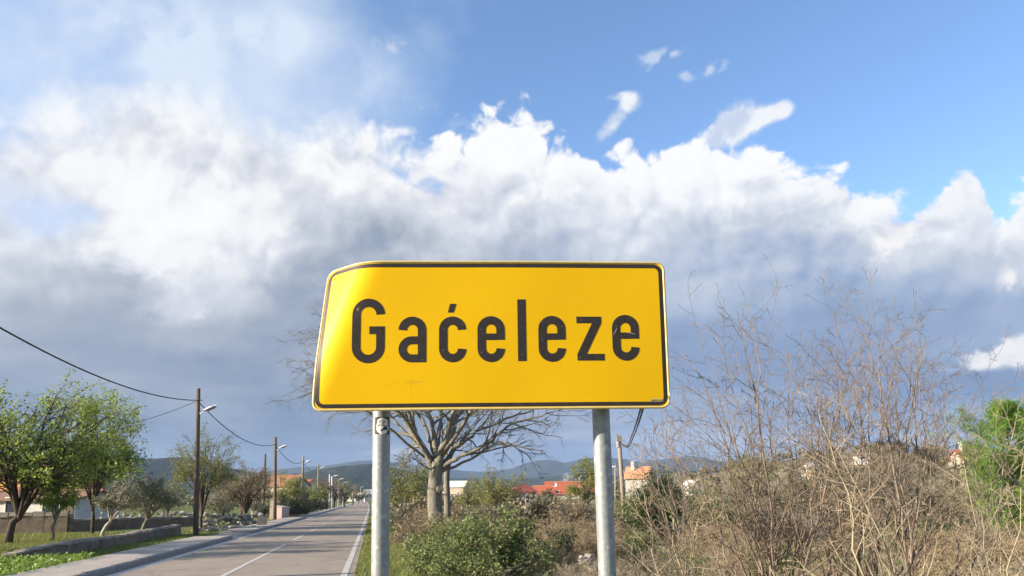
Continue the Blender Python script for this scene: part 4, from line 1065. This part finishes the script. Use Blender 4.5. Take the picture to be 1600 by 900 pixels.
# --- left roadside behind the poles
L_ROW = [
 ('budding_tree','thin brown leafless tree behind the pink shed', 462, 88, 462, 752, 800, 46, 'bark_dark','leaf_bud',2200),
 ('spring_tree','yellow green tree in front of the weathered orange roof', 447, 84, 442, 744, 802, 72, 'bark_dark','leaf_spring',5500),
 ('bushy_tree','lime green bushy tree left of the fourth lamp pole', 490, 104, 488, 757, 798, 44, 'bark_dark','leaf_lime',2600),
 ('bushy_tree','lime green low tree behind the third lamp pole', 464, 98, 466, 768, 800, 36, 'bark_dark','leaf_lime',1600),
 ('budding_tree','brown bare tree right of the fourth lamp pole', 508, 134, 509, 738, 792, 34, 'bark_dark','leaf_bud',2000),
 ('budding_tree','tall brown tree behind the thick white post', 522, 150, 523, 746, 790, 32, 'bark_dark','leaf_bud',1800),
 ('spring_tree','olive brown tree overhanging the far pavement', 538, 178, 538, 752, 788, 34, 'bark_dark','leaf_spring',1700),
 ('budding_tree','brown tree last before the far bend of the road', 551, 225, 552, 757, 785, 26, 'bark_dark','leaf_bud',1300),
 ('budding_tree','brown thorny tree left of the bare wooden pole', 402, 78, 402, 738, 800, 40, 'bark_dark','leaf_bud',2000),
 ('spring_tree','pale green tree far left behind the olive trees', 262, 76, 262, 742, 800, 66, 'bark_dark','leaf_spring',2300),
 ('budding_tree','brown tree far left between the olive trees and the hill', 225, 90, 222, 745, 795, 60, 'bark_dark','leaf_bud',2000),
 ('budding_tree','greyish brown tree behind the feathery tree', 350, 92, 352, 738, 795, 64, 'bark_dark','leaf_bud',2200),
 ('spring_tree','dull green tree behind the brownish budding tree', 378, 105, 376, 740, 795, 50, 'bark_dark','leaf_spring',1800),
 ('bushy_tree','dark green tree at the far end of the left roadside', 571, 330, 571, 767, 782, 26, 'bark_dark','leaf_dark',900),
 ('bushy_tree','dull green tree in front of the white house at the road end', 560, 290, 561, 766, 783, 20, 'bark_dark','leaf_dark',800),
]
PRM_S = dict(levels=[(6, .42, 48, .16, UPW, .2), (4, .5, 45, .2, (0,0,.2), .2)], sides=[5, 3, 3], segs=[4, 3, 3], rmin=.010)
for i, (nm, lab, pxb, d, cx, yt, yb, wp, bk, lf, n) in enumerate(L_ROW):
    tree_px(nm, lab, pxb, 0, cx, yt, yb, wp, 40+i, M[bk], M[lf], n, .16*(d/90)**.6, depth=d, r=.13, nl=11, prm=PRM_S, spread=.18, twigm=M['twig'])
# --- big bare tree behind the sign
D0 = 28.5; bt = gpt(682, D0)
def rel(px, py, dd=0.0): return np.array(at(px, py, D0+dd)-bt)
def smooth_path(pts, n=12):
    P = [np.asarray(p, float) for p in pts]; Q = [2*P[0]-P[1]]+P+[2*P[-1]-P[-2]]; out = []
    for i in range(1, len(Q)-2):
        for k in range(4):
            u = k/4
            out.append(0.5*((2*Q[i])+(-Q[i-1]+Q[i+1])*u+(2*Q[i-1]-5*Q[i]+4*Q[i+1]-Q[i+2])*u*u+(-Q[i-1]+3*Q[i]-3*Q[i+1]+Q[i+2])*u**3))
    return np.array(out+[P[-1]])
TRK = smooth_path([rel(684,868), rel(682,820), rel(679,780), rel(680,750), rel(684,722)])
LIMBS = [ # pixel waypoints with depth offset, starting radius
 ([(680,745,0),(664,705,0),(641,672,.3),(620,630,.6),(575,560,1.0),(530,525,1.2)], .125),
 ([(672,722,0),(655,690,.1),(640,650,-.3),(622,600,-.8),(590,530,-1.2),(580,515,-1.5)], .105),
 ([(684,722,0),(678,690,.2),(672,650,.4),(662,590,.8),(650,520,1.0),(645,500,1.3)], .12),
 ([(685,725,0),(694,690,-.2),(706,655,-.5),(722,590,-.9),(735,520,-1.0),(745,490,-1.2)], .13),
 ([(686,726,0),(700,690,.3),(716,650,.8),(755,590,1.2),(790,530,1.6),(815,500,2.0)], .10),
 ([(689,732,0),(720,712,-.3),(760,695,-.7),(790,668,-1.1),(835,650,-1.4),(880,640,-1.6)], .09),
 ([(690,728,0),(712,700,.6),(745,675,1.2),(790,655,1.8),(830,640,2.2),(870,600,2.4)], .08),
 ([(688,738,0),(735,716,.2),(780,690,.4),(805,700,.5),(830,716,.5)], .055),
 ([(690,715,0),(740,640,-1.5),(800,580,-2.4),(850,540,-3)], .08),
 ([(680,715,0),(650,640,1.8),(600,610,2.6),(530,590,3.2),(480,590,3.4)], .08),
 ([(682,712,0),(690,640,2.4),(700,560,3.2),(690,490,3.8)], .09),
 ([(681,738,0),(660,726,-.3),(640,716,-.5),(628,730,-.6)], .03),
 ([(678,722,.2),(610,650,.8),(555,600,1.5),(515,570,2.0),(500,560,2.2)], .06),
 ([(674,724,.2),(600,660,-.8),(540,620,-1.6),(505,595,-2.2)], .055),
 ([(676,718,.2),(600,600,1.8),(545,540,2.6),(512,520,3.0)], .06),
 ([(676,722,.2),(620,640,-1.8),(560,590,-2.6),(500,560,-3)], .07),
]
PRM_BARE = dict(levels=[(10, .38, 42, .15, (.05,0,.12), .24), (6, .46, 42, .18, (0,0,-.05), .2), (5, .5, 40, .2, (0,0,-.15), .15)], sides=[8, 5, 3, 3], segs=[7, 5, 4, 3], rmin=.0050)
limbs = []
for pts, r in LIMBS:
    P = smooth_path([rel(*p) for p in pts]); rngb = np.random.default_rng(int(r*1e4))
    P[2:] += rngb.normal(size=(len(P)-2, 3))*.03
    limbs.append((P, np.linspace(r, .014, len(P))))
plant('bare_tree', 'large leafless tree with thick grey trunk behind the sign', 'tree', bt, limbs, (TRK, [.36,.31,.30,.30,.29,.285,.28,.275,.27,.265,.26,.255,.25,.245,.24,.22,.20][:len(TRK)]), PRM_BARE, M['bark_grey'], None, 0, 0, 31, limb_parts=True)
# its slimmer neighbour trunk
b2 = gpt(699, 29.6)
r2 = lambda px, py, dd=0: np.array(at(px, py, 29.6+dd)-b2)
P = smooth_path([r2(699,850), r2(699,790), r2(698,745), r2(702,715)])
lm = [(smooth_path([r2(*p) for p in q]), None) for q in ([(702,718,0),(708,690,.3),(714,650,.6),(718,600,.8)], [(702,718,0),(712,700,-.3),(735,672,-.6),(765,640,-.9)], [(702,722,0),(692,690,.5),(690,640,1.0)])]
lm = [(p, np.linspace(.07, .014, len(p))) for p, _ in lm]
plant('bare_tree', 'slim leafless tree standing right against the thick grey trunk', 'tree', b2, lm, (P, np.linspace(.14, .10, len(P))), PRM_BARE, M['bark_grey'], None, 0, 0, 32, limb_parts=True)
# pale cut stub and hollow on the thick trunk
g = Geo(); a_ = rel(687, 765, -.28); g.tube([a_, a_+np.array([.05,-.16,.05])], [.14,.12], 9, True)
o = g.build('cut_stub', M['bark_grey']); tr_root = [x for x in SC.objects if x.name == 'bare_tree'][0]; o.parent = tr_root

# --- bushes
def bush(name, label, loc, rx, hgt, seed, stemm, leafm, nleaf, lsize, nst=14, group=None, cat='bush', prm=None, lean=(0,0), aspect=.55, spread=.07, ry=None, r0=.018):
    rng = np.random.default_rng(seed)
    limbs = []
    for i in range(nst):
        a = i*2.4+rng.uniform(-.5,.5); q = math.sqrt(rng.uniform(.02, 1)); el_ = math.sqrt(max(.03, 1-q*q*.92))
        tgt = np.array([rx*q*math.cos(a)+lean[0], (ry or rx)*q*math.sin(a)+lean[1], hgt*el_*rng.uniform(.75,1.05)])
        st = np.array([tgt[0]*.18, tgt[1]*.18, -.05]); mid = st*.45+tgt*.55+np.array([0,0,hgt*.14]); mid[:2] = st[:2]*.6+tgt[:2]*.4
        t = np.linspace(0, 1, 7)[:, None]; P = (1-t)**2*st+2*t*(1-t)*mid+t*t*tgt+rng.normal(size=(7,3))*rx*.02
        limbs.append((P, np.linspace(r0, r0*.3, 7)))
    return plant(name, label, cat, loc, limbs, None, prm or PRM_B, stemm, leafm, nleaf, lsize, seed+1, group, aspect=aspect, spread=spread)
PRM_B = dict(levels=[(7, .38, 45, .18, (0,0,.25), .25), (4, .5, 45, .22, (0,0,.1), .2)], sides=[4, 3, 3], segs=[4, 3, 3], rmin=.0045, thick=False)
PRM_BR = dict(levels=[(7, .42, 40, .18, (0,0,.0), .15), (4, .5, 42, .22, (0,0,-.1), .15), (2, .5, 40, .25, (0,0,0), .2)], sides=[4, 3, 3, 3], segs=[5, 4, 3, 2], rmin=.0022, thick=False)
PRM_TW = dict(levels=[(9, .45, 40, .2, (0,0,.1), .15), (6, .5, 42, .25, (0,0,.0), .15), (3, .5, 40, .25, (0,0,0), .2)], sides=[4, 3, 3, 3], segs=[5, 4, 3, 2], rmin=.0040, thick=False)
p = gpt(752, 15.6)
bush('laurel_bush', 'broad glossy green bush between the two steel posts', p, 1.45, 1.38, 51, M['stem'], M['leaf_laurel'], 13000, .062, 30, spread=.075, ry=1.2)
p = gpt(668, 17.2)
bush('laurel_bush', 'lower straggling green bush at the foot of the thick trunk', p, .75, .85, 52, M['stem'], M['leaf_laurel'], 3600, .055, 16, spread=.07)
p = gpt(872, 19.5)
bush('laurel_bush', 'small dark green bush left of the right steel post', p, .38, 1.05, 53, M['stem'], M['leaf_dark'], 2200, .055, 12, spread=.06)
p = gpt(1030, 33)
bush('juniper_bush', 'dense dark green rounded bush right of the leaning pole', p, 1.55, 2.6, 54, M['stem'], M['leaf_laurel'], 9500, .11, 26, spread=.13)
p = gpt(1105, 40)
bush('juniper_bush', 'lower dark green bush behind the left branches of the bare shrub', p, 1.9, 2.1, 55, M['stem'], M['leaf_laurel'], 6000, .12, 22, spread=.15)
p = gpt(990, 22)
bush('juniper_bush', 'knee high green bush right of the right steel post', p, .42, .5, 56, M['stem'], M['leaf_laurel'], 1500, .05, 10, spread=.06)
for px_, d_, rx_, h_, n_, lab_ in ((1088, 100, 2.4, 3.3, 4200, 'green bush hiding most of the tiny white house'), (1276, 130, 2.2, 3.0, 3000, 'green bush in front of the small pale house on the rise'), (994, 50, 1.8, 3.0, 5200, 'green bush hiding the wall of the orange roofed house'), (1000, 26, .7, .75, 2200, 'low green bush between the leaning pole and the thin leaning shrub'), (1075, 19, .7, .5, 2200, 'low green bush behind the thin leaning shrub'), (1345, 15, .8, .9, 2600, 'dark green bush behind the bleached branches'), (1215, 17, .9, .7, 2600, 'green bush seen through the left stems of the big shrub'), (1268, 9.6, .45, .4, 1500, 'small green bush at the foot of the big shrub'), (1440, 24, 1.2, 1.0, 3000, 'green bush between the bleached branches and the pine')):
    bush('green_bush', lab_, gpt(px_, d_), rx_, h_, int(px_), M['stem'], M['leaf_laurel'], n_, .05*(d_/20)**.6, 14, spread=.07)
# yellow green spring trees across the right field
R_ROW = [
 ('willow_tree','yellow green willow left of the bare tree, tallest of the willows', 642, 52, 644, 718, 826, 104, 'leaf_spring', 10000),
 ('willow_tree','yellow green willow behind the broad green bush', 775, 62, 780, 733, 806, 78, 'leaf_spring', 7500),
 ('willow_tree','yellow green willow behind the right steel post', 915, 72, 916, 722, 804, 72, 'leaf_spring', 7500),
 ('willow_tree','low yellow green willow between the bare tree and its neighbour', 738, 70, 735, 748, 802, 40, 'leaf_spring', 2200),
 ('willow_tree','dull green tree behind the lower red roofed wing', 858, 150, 858, 764, 790, 26, 'leaf_dark', 1400),
 ('bushy_tree','round olive green tree in front of the long red roof', 950, 84, 950, 750, 800, 40, 'leaf_dark', 2200),
 ('bushy_tree','olive green tree on the rise behind the bare shrub', 1180, 95, 1180, 698, 770, 90, 'leaf_spring', 4000),
 ('bushy_tree','dull green tree on the rise in the middle of the shrub', 1290, 110, 1290, 700, 765, 80, 'leaf_dark', 3000),
 ('bushy_tree','brown budding tree on the rise right of the middle', 1390, 110, 1390, 692, 765, 84, 'leaf_bud', 3400),
 ('cypress_tree','small dark pointed tree on the rise left of the red roof', 1462, 105, 1460, 690, 745, 26, 'leaf_dark', 1700),
 ('bushy_tree','brown leafless tree left of the pine', 1490, 75, 1490, 690, 790, 70, 'leaf_bud', 2800),
 ('bushy_tree','dull green low tree below the pine', 1530, 40, 1535, 740, 812, 90, 'leaf_spring', 2600),
]
for i, (nm, lab, pxb, d, cx, yt, yb, wp, lf, n) in enumerate(R_ROW):
    tree_px(nm, lab, pxb, 0, cx, yt, yb, wp, 70+i, M['bark_grey'], M[lf], n, .12*(d/60)**.7, depth=d, r=.11, nl=13, prm=PRM_S, spread=.16, twigm=M['stem'])
# bright pine at the right edge
pr = np.random.default_rng(90); PD = 23.0; pb = gpt(1585, PD); m_ = PD/FPX
root = empty('pine_tree', pb, 'bright green pine at the right edge of the field', 'tree')
ztop = at(1585, 626, PD).z - pb.z
g = Geo(); g.tube([(0,0,-.2),(0.03,0,ztop*.5),(0,0,ztop*.98)], [.11,.07,.015], 8); tips_n = []
for i in range(120):
    f = pr.uniform(.12, 1.0); z = ztop*f; L = 1.45*min(1, (1.05-f)*2.9+.10)*pr.uniform(.65,1.1); a = pr.uniform(0, 6.283)
    d = np.array([math.cos(a), math.sin(a), .35]); P = wander(pr, np.array([0,0,z*.93]), d, L, 6, .1, np.array([0,0,.9]))
    g.tube(P, np.linspace(.022,.006,7), 4)
    for q in range(7):
        j = pr.integers(2, 7); P2 = wander(pr, P[j], side_dir(pr, unit(P[j]-P[j-1]), .7), L*.35, 4, .12, np.array([0,0,.8])); g.tube(P2, np.linspace(.009,.004,5), 3); tips_n.append(P2)
    tips_n.append(P[2:])
g.build('trunk', M['bark_grey'], root, True)
TP = np.concatenate(tips_n); C = TP[pr.integers(0, len(TP), 34000)]+pr.normal(size=(34000,3))*.06
g = Geo(); g.blades(C-np.array([0,0,.04]), .13, .012, pr, .8); g.leaves(C[:9000], .12, pr, .16); g.build('foliage', M['leaf_pine'], root, kind='stuff')

# --- the big bare shrub on the right: every main stem is a part
SD = 8.6
def fan_shrub(name, label, base_px, depth, targets, seed, mats, prm, r0, group=None, basew=.35):
    rng = np.random.default_rng(seed); b = gpt(base_px, depth); root = empty(name, b, label, 'shrub', group)
    for i, (tx, ty, dd, mi, br) in enumerate(targets):
        bx = at(br, 800, depth).x - b.x
        st = np.array([bx+rng.normal()*.08, rng.normal()*basew*.4, gz(b.x+bx, b.y)-b.z-.05])
        tgt = np.array(at(tx, ty, depth+dd)-b)
        mid = st*.5+tgt*.5; mid[0] = st[0]*.52+tgt[0]*.48+rng.normal()*.10; mid[1] += rng.normal()*.15; mid[2] += rng.uniform(-.02,.12)*(tgt[2]-st[2])
        t = np.linspace(0, 1, 13)[:, None]
        P = (1-t)**2*st+2*t*(1-t)*mid+t*t*tgt
        P[2:] += np.cumsum(rng.normal(size=(11,3))*.032, 0)
        g = Geo(); r = r0*rng.uniform(.55, 1.0)**1.0*(1.6 if rng.uniform() < .2 else 1)
        grow([g]*6, rng, P, np.linspace(r, .0030, 13)**1.0, 0, prm, []); g.build('stem', M[mats[mi]], root, True)
    return root
PRM_SH = dict(levels=[(10, .30, 42, .11, (0,0,.12), .22), (5, .42, 45, .15, (0,0,.05), .2), (2.2, .45, 45, .18, (0,0,0), .2)], sides=[6, 4, 3, 3], segs=[7, 4, 3, 2], rmin=.0021)
rg = random.Random(12); tg = []
for tx, ty in ((1060,572),(1075,610),(1090,520),(1110,545),(1120,486),(1150,452),(1168,500),(1190,478),(1205,530),(1225,505),(1245,560),(1262,480),(1278,466),(1285,520),(1305,540),(1322,478),(1330,560),(1350,520),(1372,500),(1395,448),(1408,470),(1425,545),(1445,520),(1470,580),(1500,575),(1512,600),(1140,620),(1100,660),(1195,600),(1255,610),(1318,600),(1380,590),(1430,620),(1180,560),(1345,470),(1082,700),(1240,520),(1300,500)):
    ty = ty if rg.random() < .28 else min(700, ty + rg.uniform(25, 95)); tx = 1275 + (tx-1275)*1.07
    tg.append((tx, ty, rg.uniform(-1.0, 1.1), rg.choice((0,0,0,1)), rg.choice((1200,1228,1290,1290,1340)) if abs(tx-1270) < 90 else (1205 if tx < 1270 else 1335)))
fan_shrub('bare_shrub', 'big leafless shrub of many fanned stems filling the right side', 1250, SD, tg, 61, ('stem','stem_red'), PRM_SH, .0165)
tg = [(1262,600,-.5,1,1405),(1325,600,-.4,0,1450),(1440,505,.4,0,1420),(1375,560,.2,0,1400),(1405,520,.5,0,1400),(1350,660,.3,0,1380),(1460,640,.3,0,1400),(1500,690,.5,0,1430),(1290,690,-.3,1,1390),(1420,600,0,0,1395),(1540,720,.2,0,1440),(1330,740,-.4,1,1400)]
fan_shrub('bare_shrub', 'smaller leafless shrub with bleached crossing branches right of the big one', 1400, 7.4, tg, 62, ('stem','stem_dead'), PRM_SH, .015)
tg = [(1000,690,.2,0,1085),(985,762,.1,1,1085),(1030,655,.2,0,1080),(1055,690,-.2,0,1090),(1075,720,.3,0,1095),(1010,740,-.3,0,1080),(1095,755,.2,1,1090),(1042,640,.6,0,1092),(1120,690,.5,0,1100),(1040,800,-.3,1,1080)]
fan_shrub('bare_shrub', 'thin leafless shrub leaning left beside the right steel post', 1085, 7.8, tg, 63, ('stem','stem_dead'), PRM_SH, .011)
tg = [(1575,640,.4,0,1560),(1600,690,.3,0,1570),(1530,720,.2,0,1555),(1640,650,.3,0,1590),(1590,760,-.2,1,1560),(1520,780,.1,0,1550),(1660,720,0,0,1590)]
fan_shrub('bare_shrub', 'sparse leafless shrub at the lower right corner', 1565, 6.6, tg, 64, ('bramble_grey','stem_dead'), PRM_SH, .008)
# --- dry twiggy scrub and brambles, one prototype of each copied over the field
proto = {}
def proto_bush(key, **kw):
    if key not in proto: proto[key] = bush(loc=(0,0,0), **kw); return proto[key], True
    return proto[key], False
ROT = random.Random(77)
ZONES = ((640, 'beside the grass verge'), (725, 'behind the big bare tree'), (790, 'behind the broad green bush'), (865, 'before the grey stone house'), (925, 'before the long red roof'), (985, 'around the leaning pole'), (1060, 'before the orange roofed house'), (1150, 'behind the thin leaning shrub'), (1235, 'behind the left stems of the big shrub'), (1320, 'behind the middle of the big shrub'), (1400, 'behind the right stems of the big shrub'), (1470, 'behind the bleached branches'), (1540, 'left of the pine'), (9999, 'at the foot of the pine'))
def scatter_scrub(name, group, spots, what, near, far, **kw):
    src = None
    for px, d, sc in spots:
        p = gpt(px, d, -.03); s_, t_ = st_of(p.x, p.y)
        if t_ - kw['rx']*sc < 0.5 and px > 500: continue
        if src is None:
            src = bush(name, what, (0,0,0), group=group, **kw); o = src
        else: o = copy_tree(src)
        o.location = p; o.rotation_euler = (0, 0, ROT.uniform(0, 6.28)); o.scale = (sc*ROT.uniform(.9,1.2), sc*ROT.uniform(.9,1.2), sc*ROT.uniform(.85,1.15))
        zone = next(z for lim, z in ZONES if px < lim) if px > 500 else 'beside the left pavement, ' + next(z for lim, z in ((440, 'near the pink shed'), (466, 'right of the pink shed'), (485, 'below the third lamp pole'), (510, 'below the fourth lamp pole'), (999, 'below the white posts')) if px < lim)
        o['label'] = '%s%s %s' % ('nearer ' if d < near else 'farthest ' if d > far else '', what, zone)
sr = random.Random(5)
near_br = [(1060,8.6,.55),(1180,8.2,.5),(1300,9.4,.65),(1440,8.2,.6),(1560,8.0,.6),(1640,9.0,.75),(1240,11,.8),(1380,11.5,.8),(1500,11,.9),(1120,12,.7),(1010,11.5,.6),(1580,12.5,1.0),(970,13.5,.7),(890,13.2,.6),(850,12.4,.5),(925,14.5,.6)]
scatter_scrub('bramble_thicket', 'grey brown bramble thickets near the right shrub', near_br, 'tangled grey bramble thicket', 8.5, 11.2, rx=1.15, hgt=.95, seed=201, stemm=M['bramble_grey'], leafm=M['leaf_dry'], nleaf=350, lsize=.03, nst=22, prm=PRM_BR, r0=.006, spread=.03)
mid_br = [(sr.uniform(860,1640), sr.uniform(15,34), sr.uniform(.55,1.0)) for _ in range(46)]
scatter_scrub('scrub_bush', 'dry brown scrub bushes across the right field', mid_br, 'dry brown scrub bush', 21, 28, rx=1.3, hgt=1.15, seed=205, stemm=M['bramble'], leafm=M['leaf_dry'], nleaf=900, lsize=.05, nst=26, prm=PRM_TW, r0=.010, spread=.05)
far_br = [(sr.uniform(600,1640), sr.uniform(32,110), sr.uniform(.7,1.35)) for _ in range(64)] + [(sr.uniform(630,720), sr.uniform(26,44), sr.uniform(.8,1.15)) for _ in range(14)]
scatter_scrub('thorn_bush', 'distant brown thorn bushes on the right field', far_br, 'distant brown thorn bush', 55, 85, rx=1.5, hgt=1.15, seed=209, stemm=M['stem'], leafm=M['leaf_bud'], nleaf=1500, lsize=.11, nst=18, prm=PRM_S, r0=.02, spread=.12)
grn = [(sr.uniform(610,1640), sr.uniform(30,130), sr.uniform(.6,1.3)) for _ in range(44)] + [(sr.uniform(1130,1640), sr.uniform(90,230), sr.uniform(1.2,2.2)) for _ in range(44)]
scatter_scrub('green_bush', 'dull green bushes scattered over the right field and rise', grn, 'dull green bush', 60, 120, rx=1.5, hgt=1.35, seed=213, stemm=M['stem'], leafm=M['leaf_far'], nleaf=2000, lsize=.14, nst=16, prm=PRM_S, r0=.02, spread=.14)
lft = [(px, d, sc) for px, d, sc in ((440,76,.9),(450,80,1.1),(458,86,1.3),(470,92,1.2),(480,98,1.3),(486,108,1.2),(500,118,1.2),(505,128,1.2),(436,78,.8),(420,76,1.0),(524,160,1.2),(532,176,1.3),(545,205,1.4),(462,82,.8),(476,88,.7))]
scatter_scrub('dark_bush', 'dark evergreen bushes along the left side of the road', lft, 'dark evergreen bush', 80, 150, rx=1.15, hgt=1.6, seed=217, stemm=M['bark_dark'], leafm=M['leaf_dark'], nleaf=2600, lsize=.14, nst=16, prm=PRM_S, r0=.02, spread=.14)

# --- ground cover (nobody could count it)
def cover(name, n, area, mat, hgt, wid, seed, cond=None, lean=.35, leaves=None):
    rng = np.random.default_rng(seed); s = rng.uniform(area[0], area[1], n); t = rng.uniform(area[2], area[3], n)
    x, y = s*RDX+t*RDY, s*RDY-t*RDX
    keep = vnoise(x, y, 1.1, seed) + rng.normal(size=n)*.4 > (cond if cond is not None else -9)
    x, y = x[keep], y[keep]; C = np.c_[x, y, ground(x, y)-.01]
    g = Geo(); g.blades(C, hgt, wid, rng, lean)
    if leaves: 
        C2 = C[rng.integers(0, len(C), leaves[0])] + np.c_[rng.normal(size=(leaves[0], 2))*.06, rng.uniform(.02, leaves[2], leaves[0])]
        g.leaves(C2, leaves[1], rng, .8, .1)
    return tag(g.build(name, M[mat]), kind='stuff')
cover('grass', 34000, (9, 30, -.36, 2.6), 'grass', .13, .012, 301, -.7)
cover('grass', 16000, (30, 70, -.36, 2.6), 'grass', .16, .03, 302, -.5)
cover('grass', 9000, (10, 60, -.40, -.20), 'grass', .07, .014, 303, -.3)
cover('grass', 20000, (27, 47, -24, -10.4), 'grass_lawn', .14, .022, 304)
cover('grass', 12000, (24, 42, -9.9, -7.62), 'grass', .13, .018, 305, -.2)
cover('grass', 6000, (40, 110, -11.5, -7.7), 'grass', .18, .035, 306, -.3)
cover('dry_grass', 5000, (10, 60, -.42, .5), 'grass_dry', .16, .012, 311, .35)
cover('dry_grass', 3500, (12, 40, .5, 3.0), 'grass_dry', .28, .010, 312, .55)
cover('tall_grass', 4000, (12, 45, .6, 3.2), 'grass', .34, .012, 313, .45, .5)
cover('weeds', 3500, (12, 24.5, -13.5, -7.75), 'weed', .18, .03, 307, -.9, leaves=(17000, .085, .32))
cover('dry_grass', 30000, (5.5, 20, 2.2, 16), 'grass_dry', .26, .008, 308, -.2, .6)
cover('dry_grass', 26000, (18, 55, 2.4, 40), 'grass_dry', .32, .022, 309, -.1, .55)
cover('dry_grass', 14000, (14, 40, 3, 22), 'grass_dry', .42, .012, 314, .45, .6)
cover('green_grass', 9000, (12, 30, 2.6, 18), 'weed', .24, .016, 315, .6, .5, leaves=(5000, .05, .25))
cover('green_grass', 9000, (18, 60, 3, 40), 'grass', .22, .02, 310, .5, .5)

# --- far woodland on the plain
rng = np.random.default_rng(400); g = Geo(); n = 0
for i in range(1500):
    d = 150*(1000/150)**rng.uniform(); px = rng.uniform(-120, 1720); x = at(px, 800, d).x
    s_, t_ = st_of(x, d)
    if -9 < t_ - road_bend(s_) < 3 and s_ < 620: continue
    if d < 240 and 780 < px < 960: continue
    z = gz(x, d); hh = rng.uniform(2.2, 4.6)*(0.7 if d < 260 else 1.0); rx = hh*rng.uniform(.45,.75); k = 130 if d < 350 else 70
    C = rng.normal(size=(k, 3)); C /= np.linalg.norm(C, axis=1, keepdims=True); C *= rng.uniform(.45,1,(k,1))
    C = C*np.array([rx, rx, hh*.48]) + np.array([x, d, z+hh*.52])
    g.leaves(C, .55 if d < 350 else .95, rng, .75)
tag(g.build('far_woodland', M['leaf_far']), kind='stuff')

# ------------------------------------------------------------------ hills
def hill_material(name, c1, c2, c3, sc):
    return material(name, c1, c2, sc*3.5, 0.95, 9, spec=0.1, spots=(c3, sc*6.0, 0.60, 0.68))
M['hill_near'] = hill_material('hill_macchia', (0.012,0.021,0.013), (0.024,0.032,0.020), (0.10,0.09,0.07), .012)
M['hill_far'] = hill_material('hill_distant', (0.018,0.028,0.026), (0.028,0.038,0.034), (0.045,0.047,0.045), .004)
def ridge(name, depth, thick, crest, mat, seed, rough):
    """A long hill: crest given as (pixel column, pixel row of its skyline); it falls away front and back."""
    rng = np.random.default_rng(seed); px = np.array([c[0] for c in crest], float); py = np.array([c[1] for c in crest], float)
    n = 240; P = np.linspace(px[0], px[-1], n); Hh = np.interp(P, px, py)
    ph = rng.uniform(0, 6.28, 8)
    X = np.array([at(p, 755, depth).x for p in P]); Z = np.array([at(p, h, depth).z for p, h in zip(P, Hh)])
    for k, f in enumerate((3, 7, 13, 23, 41, 67, 97, 131)): Z += rough*np.sin(P/1600*6.28*f+ph[k])/(1+k*.75)
    m = 26; V = []
    for j in range(m):
        u = j/(m-1)*2-1; prof = math.cos(u*math.pi/2)**1.3 if abs(u) < 1 else 0
        wob = rough*.8*np.sin(X*(.020*220/thick)+u*7+ph[1])*math.sin(math.pi*(u+1)/2) + rough*.5*np.sin(X*(.047*220/thick)-u*13+ph[2])
        zb = -14.0
        V.append(np.c_[X*(1+.0*u), np.full(n, depth)+u*thick, zb+(Z-zb)*prof + wob*prof*(0 if abs(u) < .05 else 1)])
    V = np.concatenate(V); i = np.arange(m-1)[:, None]*n; j = np.arange(n-1)[None, :]
    g = Geo(); g.add(V, np.stack([i+j, i+j+1, i+n+j+1, i+n+j], -1).reshape(-1, 4))
    return tag(g.build(name, mat, smooth=True), kind='structure')
ridge('hill', 1250, 330, [(-900,770),(-300,762),(0,742),(110,735),(190,725),(235,717),(280,716),(330,729),(390,741),(440,743),(500,738),(545,729),(590,725),(625,731),(670,744),(720,757),(800,772)], M['hill_near'], 1, 1.6)
ridge('hill', 1900, 360, [(350,775),(450,757),(560,752),(650,748),(740,746),(800,748),(860,744),(900,740),(960,741),(1040,735),(1100,738),(1250,738),(1500,736),(2000,745),(2600,775)], M['hill_near'], 2, 2.0)
ridge('mountain', 3300, 520, [(-900,757),(100,745),(350,742),(430,735),(480,729),(520,727),(570,720),(620,723),(680,732),(760,738),(800,731),(840,718),(862,717),(885,724),(905,717),(940,714),(975,716),(1010,723),(1040,716),(1080,713),(1120,722),(1200,725),(1400,722),(1700,728),(2400,750)], M['hill_far'], 3, 3.0)

# ------------------------------------------------------------------ smoke and haze
p = at(880, 745, 420)
g = Geo(); k, nn = 12, 9; V = []
cen = [at(872,756,400), at(876,752,400), at(882,748,400), at(889,744,400), at(896,740,400)]
rad_ = [0.5, 1.6, 2.4, 2.4, 1.0]
g.tube([tuple(c) for c in cen], rad_, 14, True)
sm = bpy.data.materials.new('smoke'); sm.use_nodes = True; nt = NodeTree(sm.node_tree); sm.node_tree.nodes.clear()
out = nt.new('ShaderNodeOutputMaterial'); vol = nt.new('ShaderNodeVolumePrincipled'); nt.put(out.inputs['Volume'], vol.outputs[0])
vol.inputs['Color'].default_value = (.9,.93,.97,1)
nn_ = nt.noise(nt.new('ShaderNodeTexCoord').outputs['Object'], .35, 4, .6)
nt.put(vol.inputs['Density'], nt.smooth(E_(nt, nn_.outputs[0]), .42, .62)*0.16)
tag(g.build('smoke', sm, smooth=True), kind='stuff')

hz = Geo(); lo_, hi_ = (-5200, -1600, -24), (5200, 4420, 190)
hz.box([(a+b)/2 for a, b in zip(lo_, hi_)], [b-a for a, b in zip(lo_, hi_)])
hm = bpy.data.materials.new('haze_air'); hm.use_nodes = True; nt = NodeTree(hm.node_tree); hm.node_tree.nodes.clear()
out = nt.new('ShaderNodeOutputMaterial'); vol = nt.new('ShaderNodeVolumePrincipled'); nt.put(out.inputs['Volume'], vol.outputs[0])
vol.inputs['Color'].default_value = (.44,.62,.92,1); vol.inputs['Density'].default_value = 0.00013; vol.inputs['Anisotropy'].default_value = 0.0
tag(hz.build('haze', hm), kind='stuff')
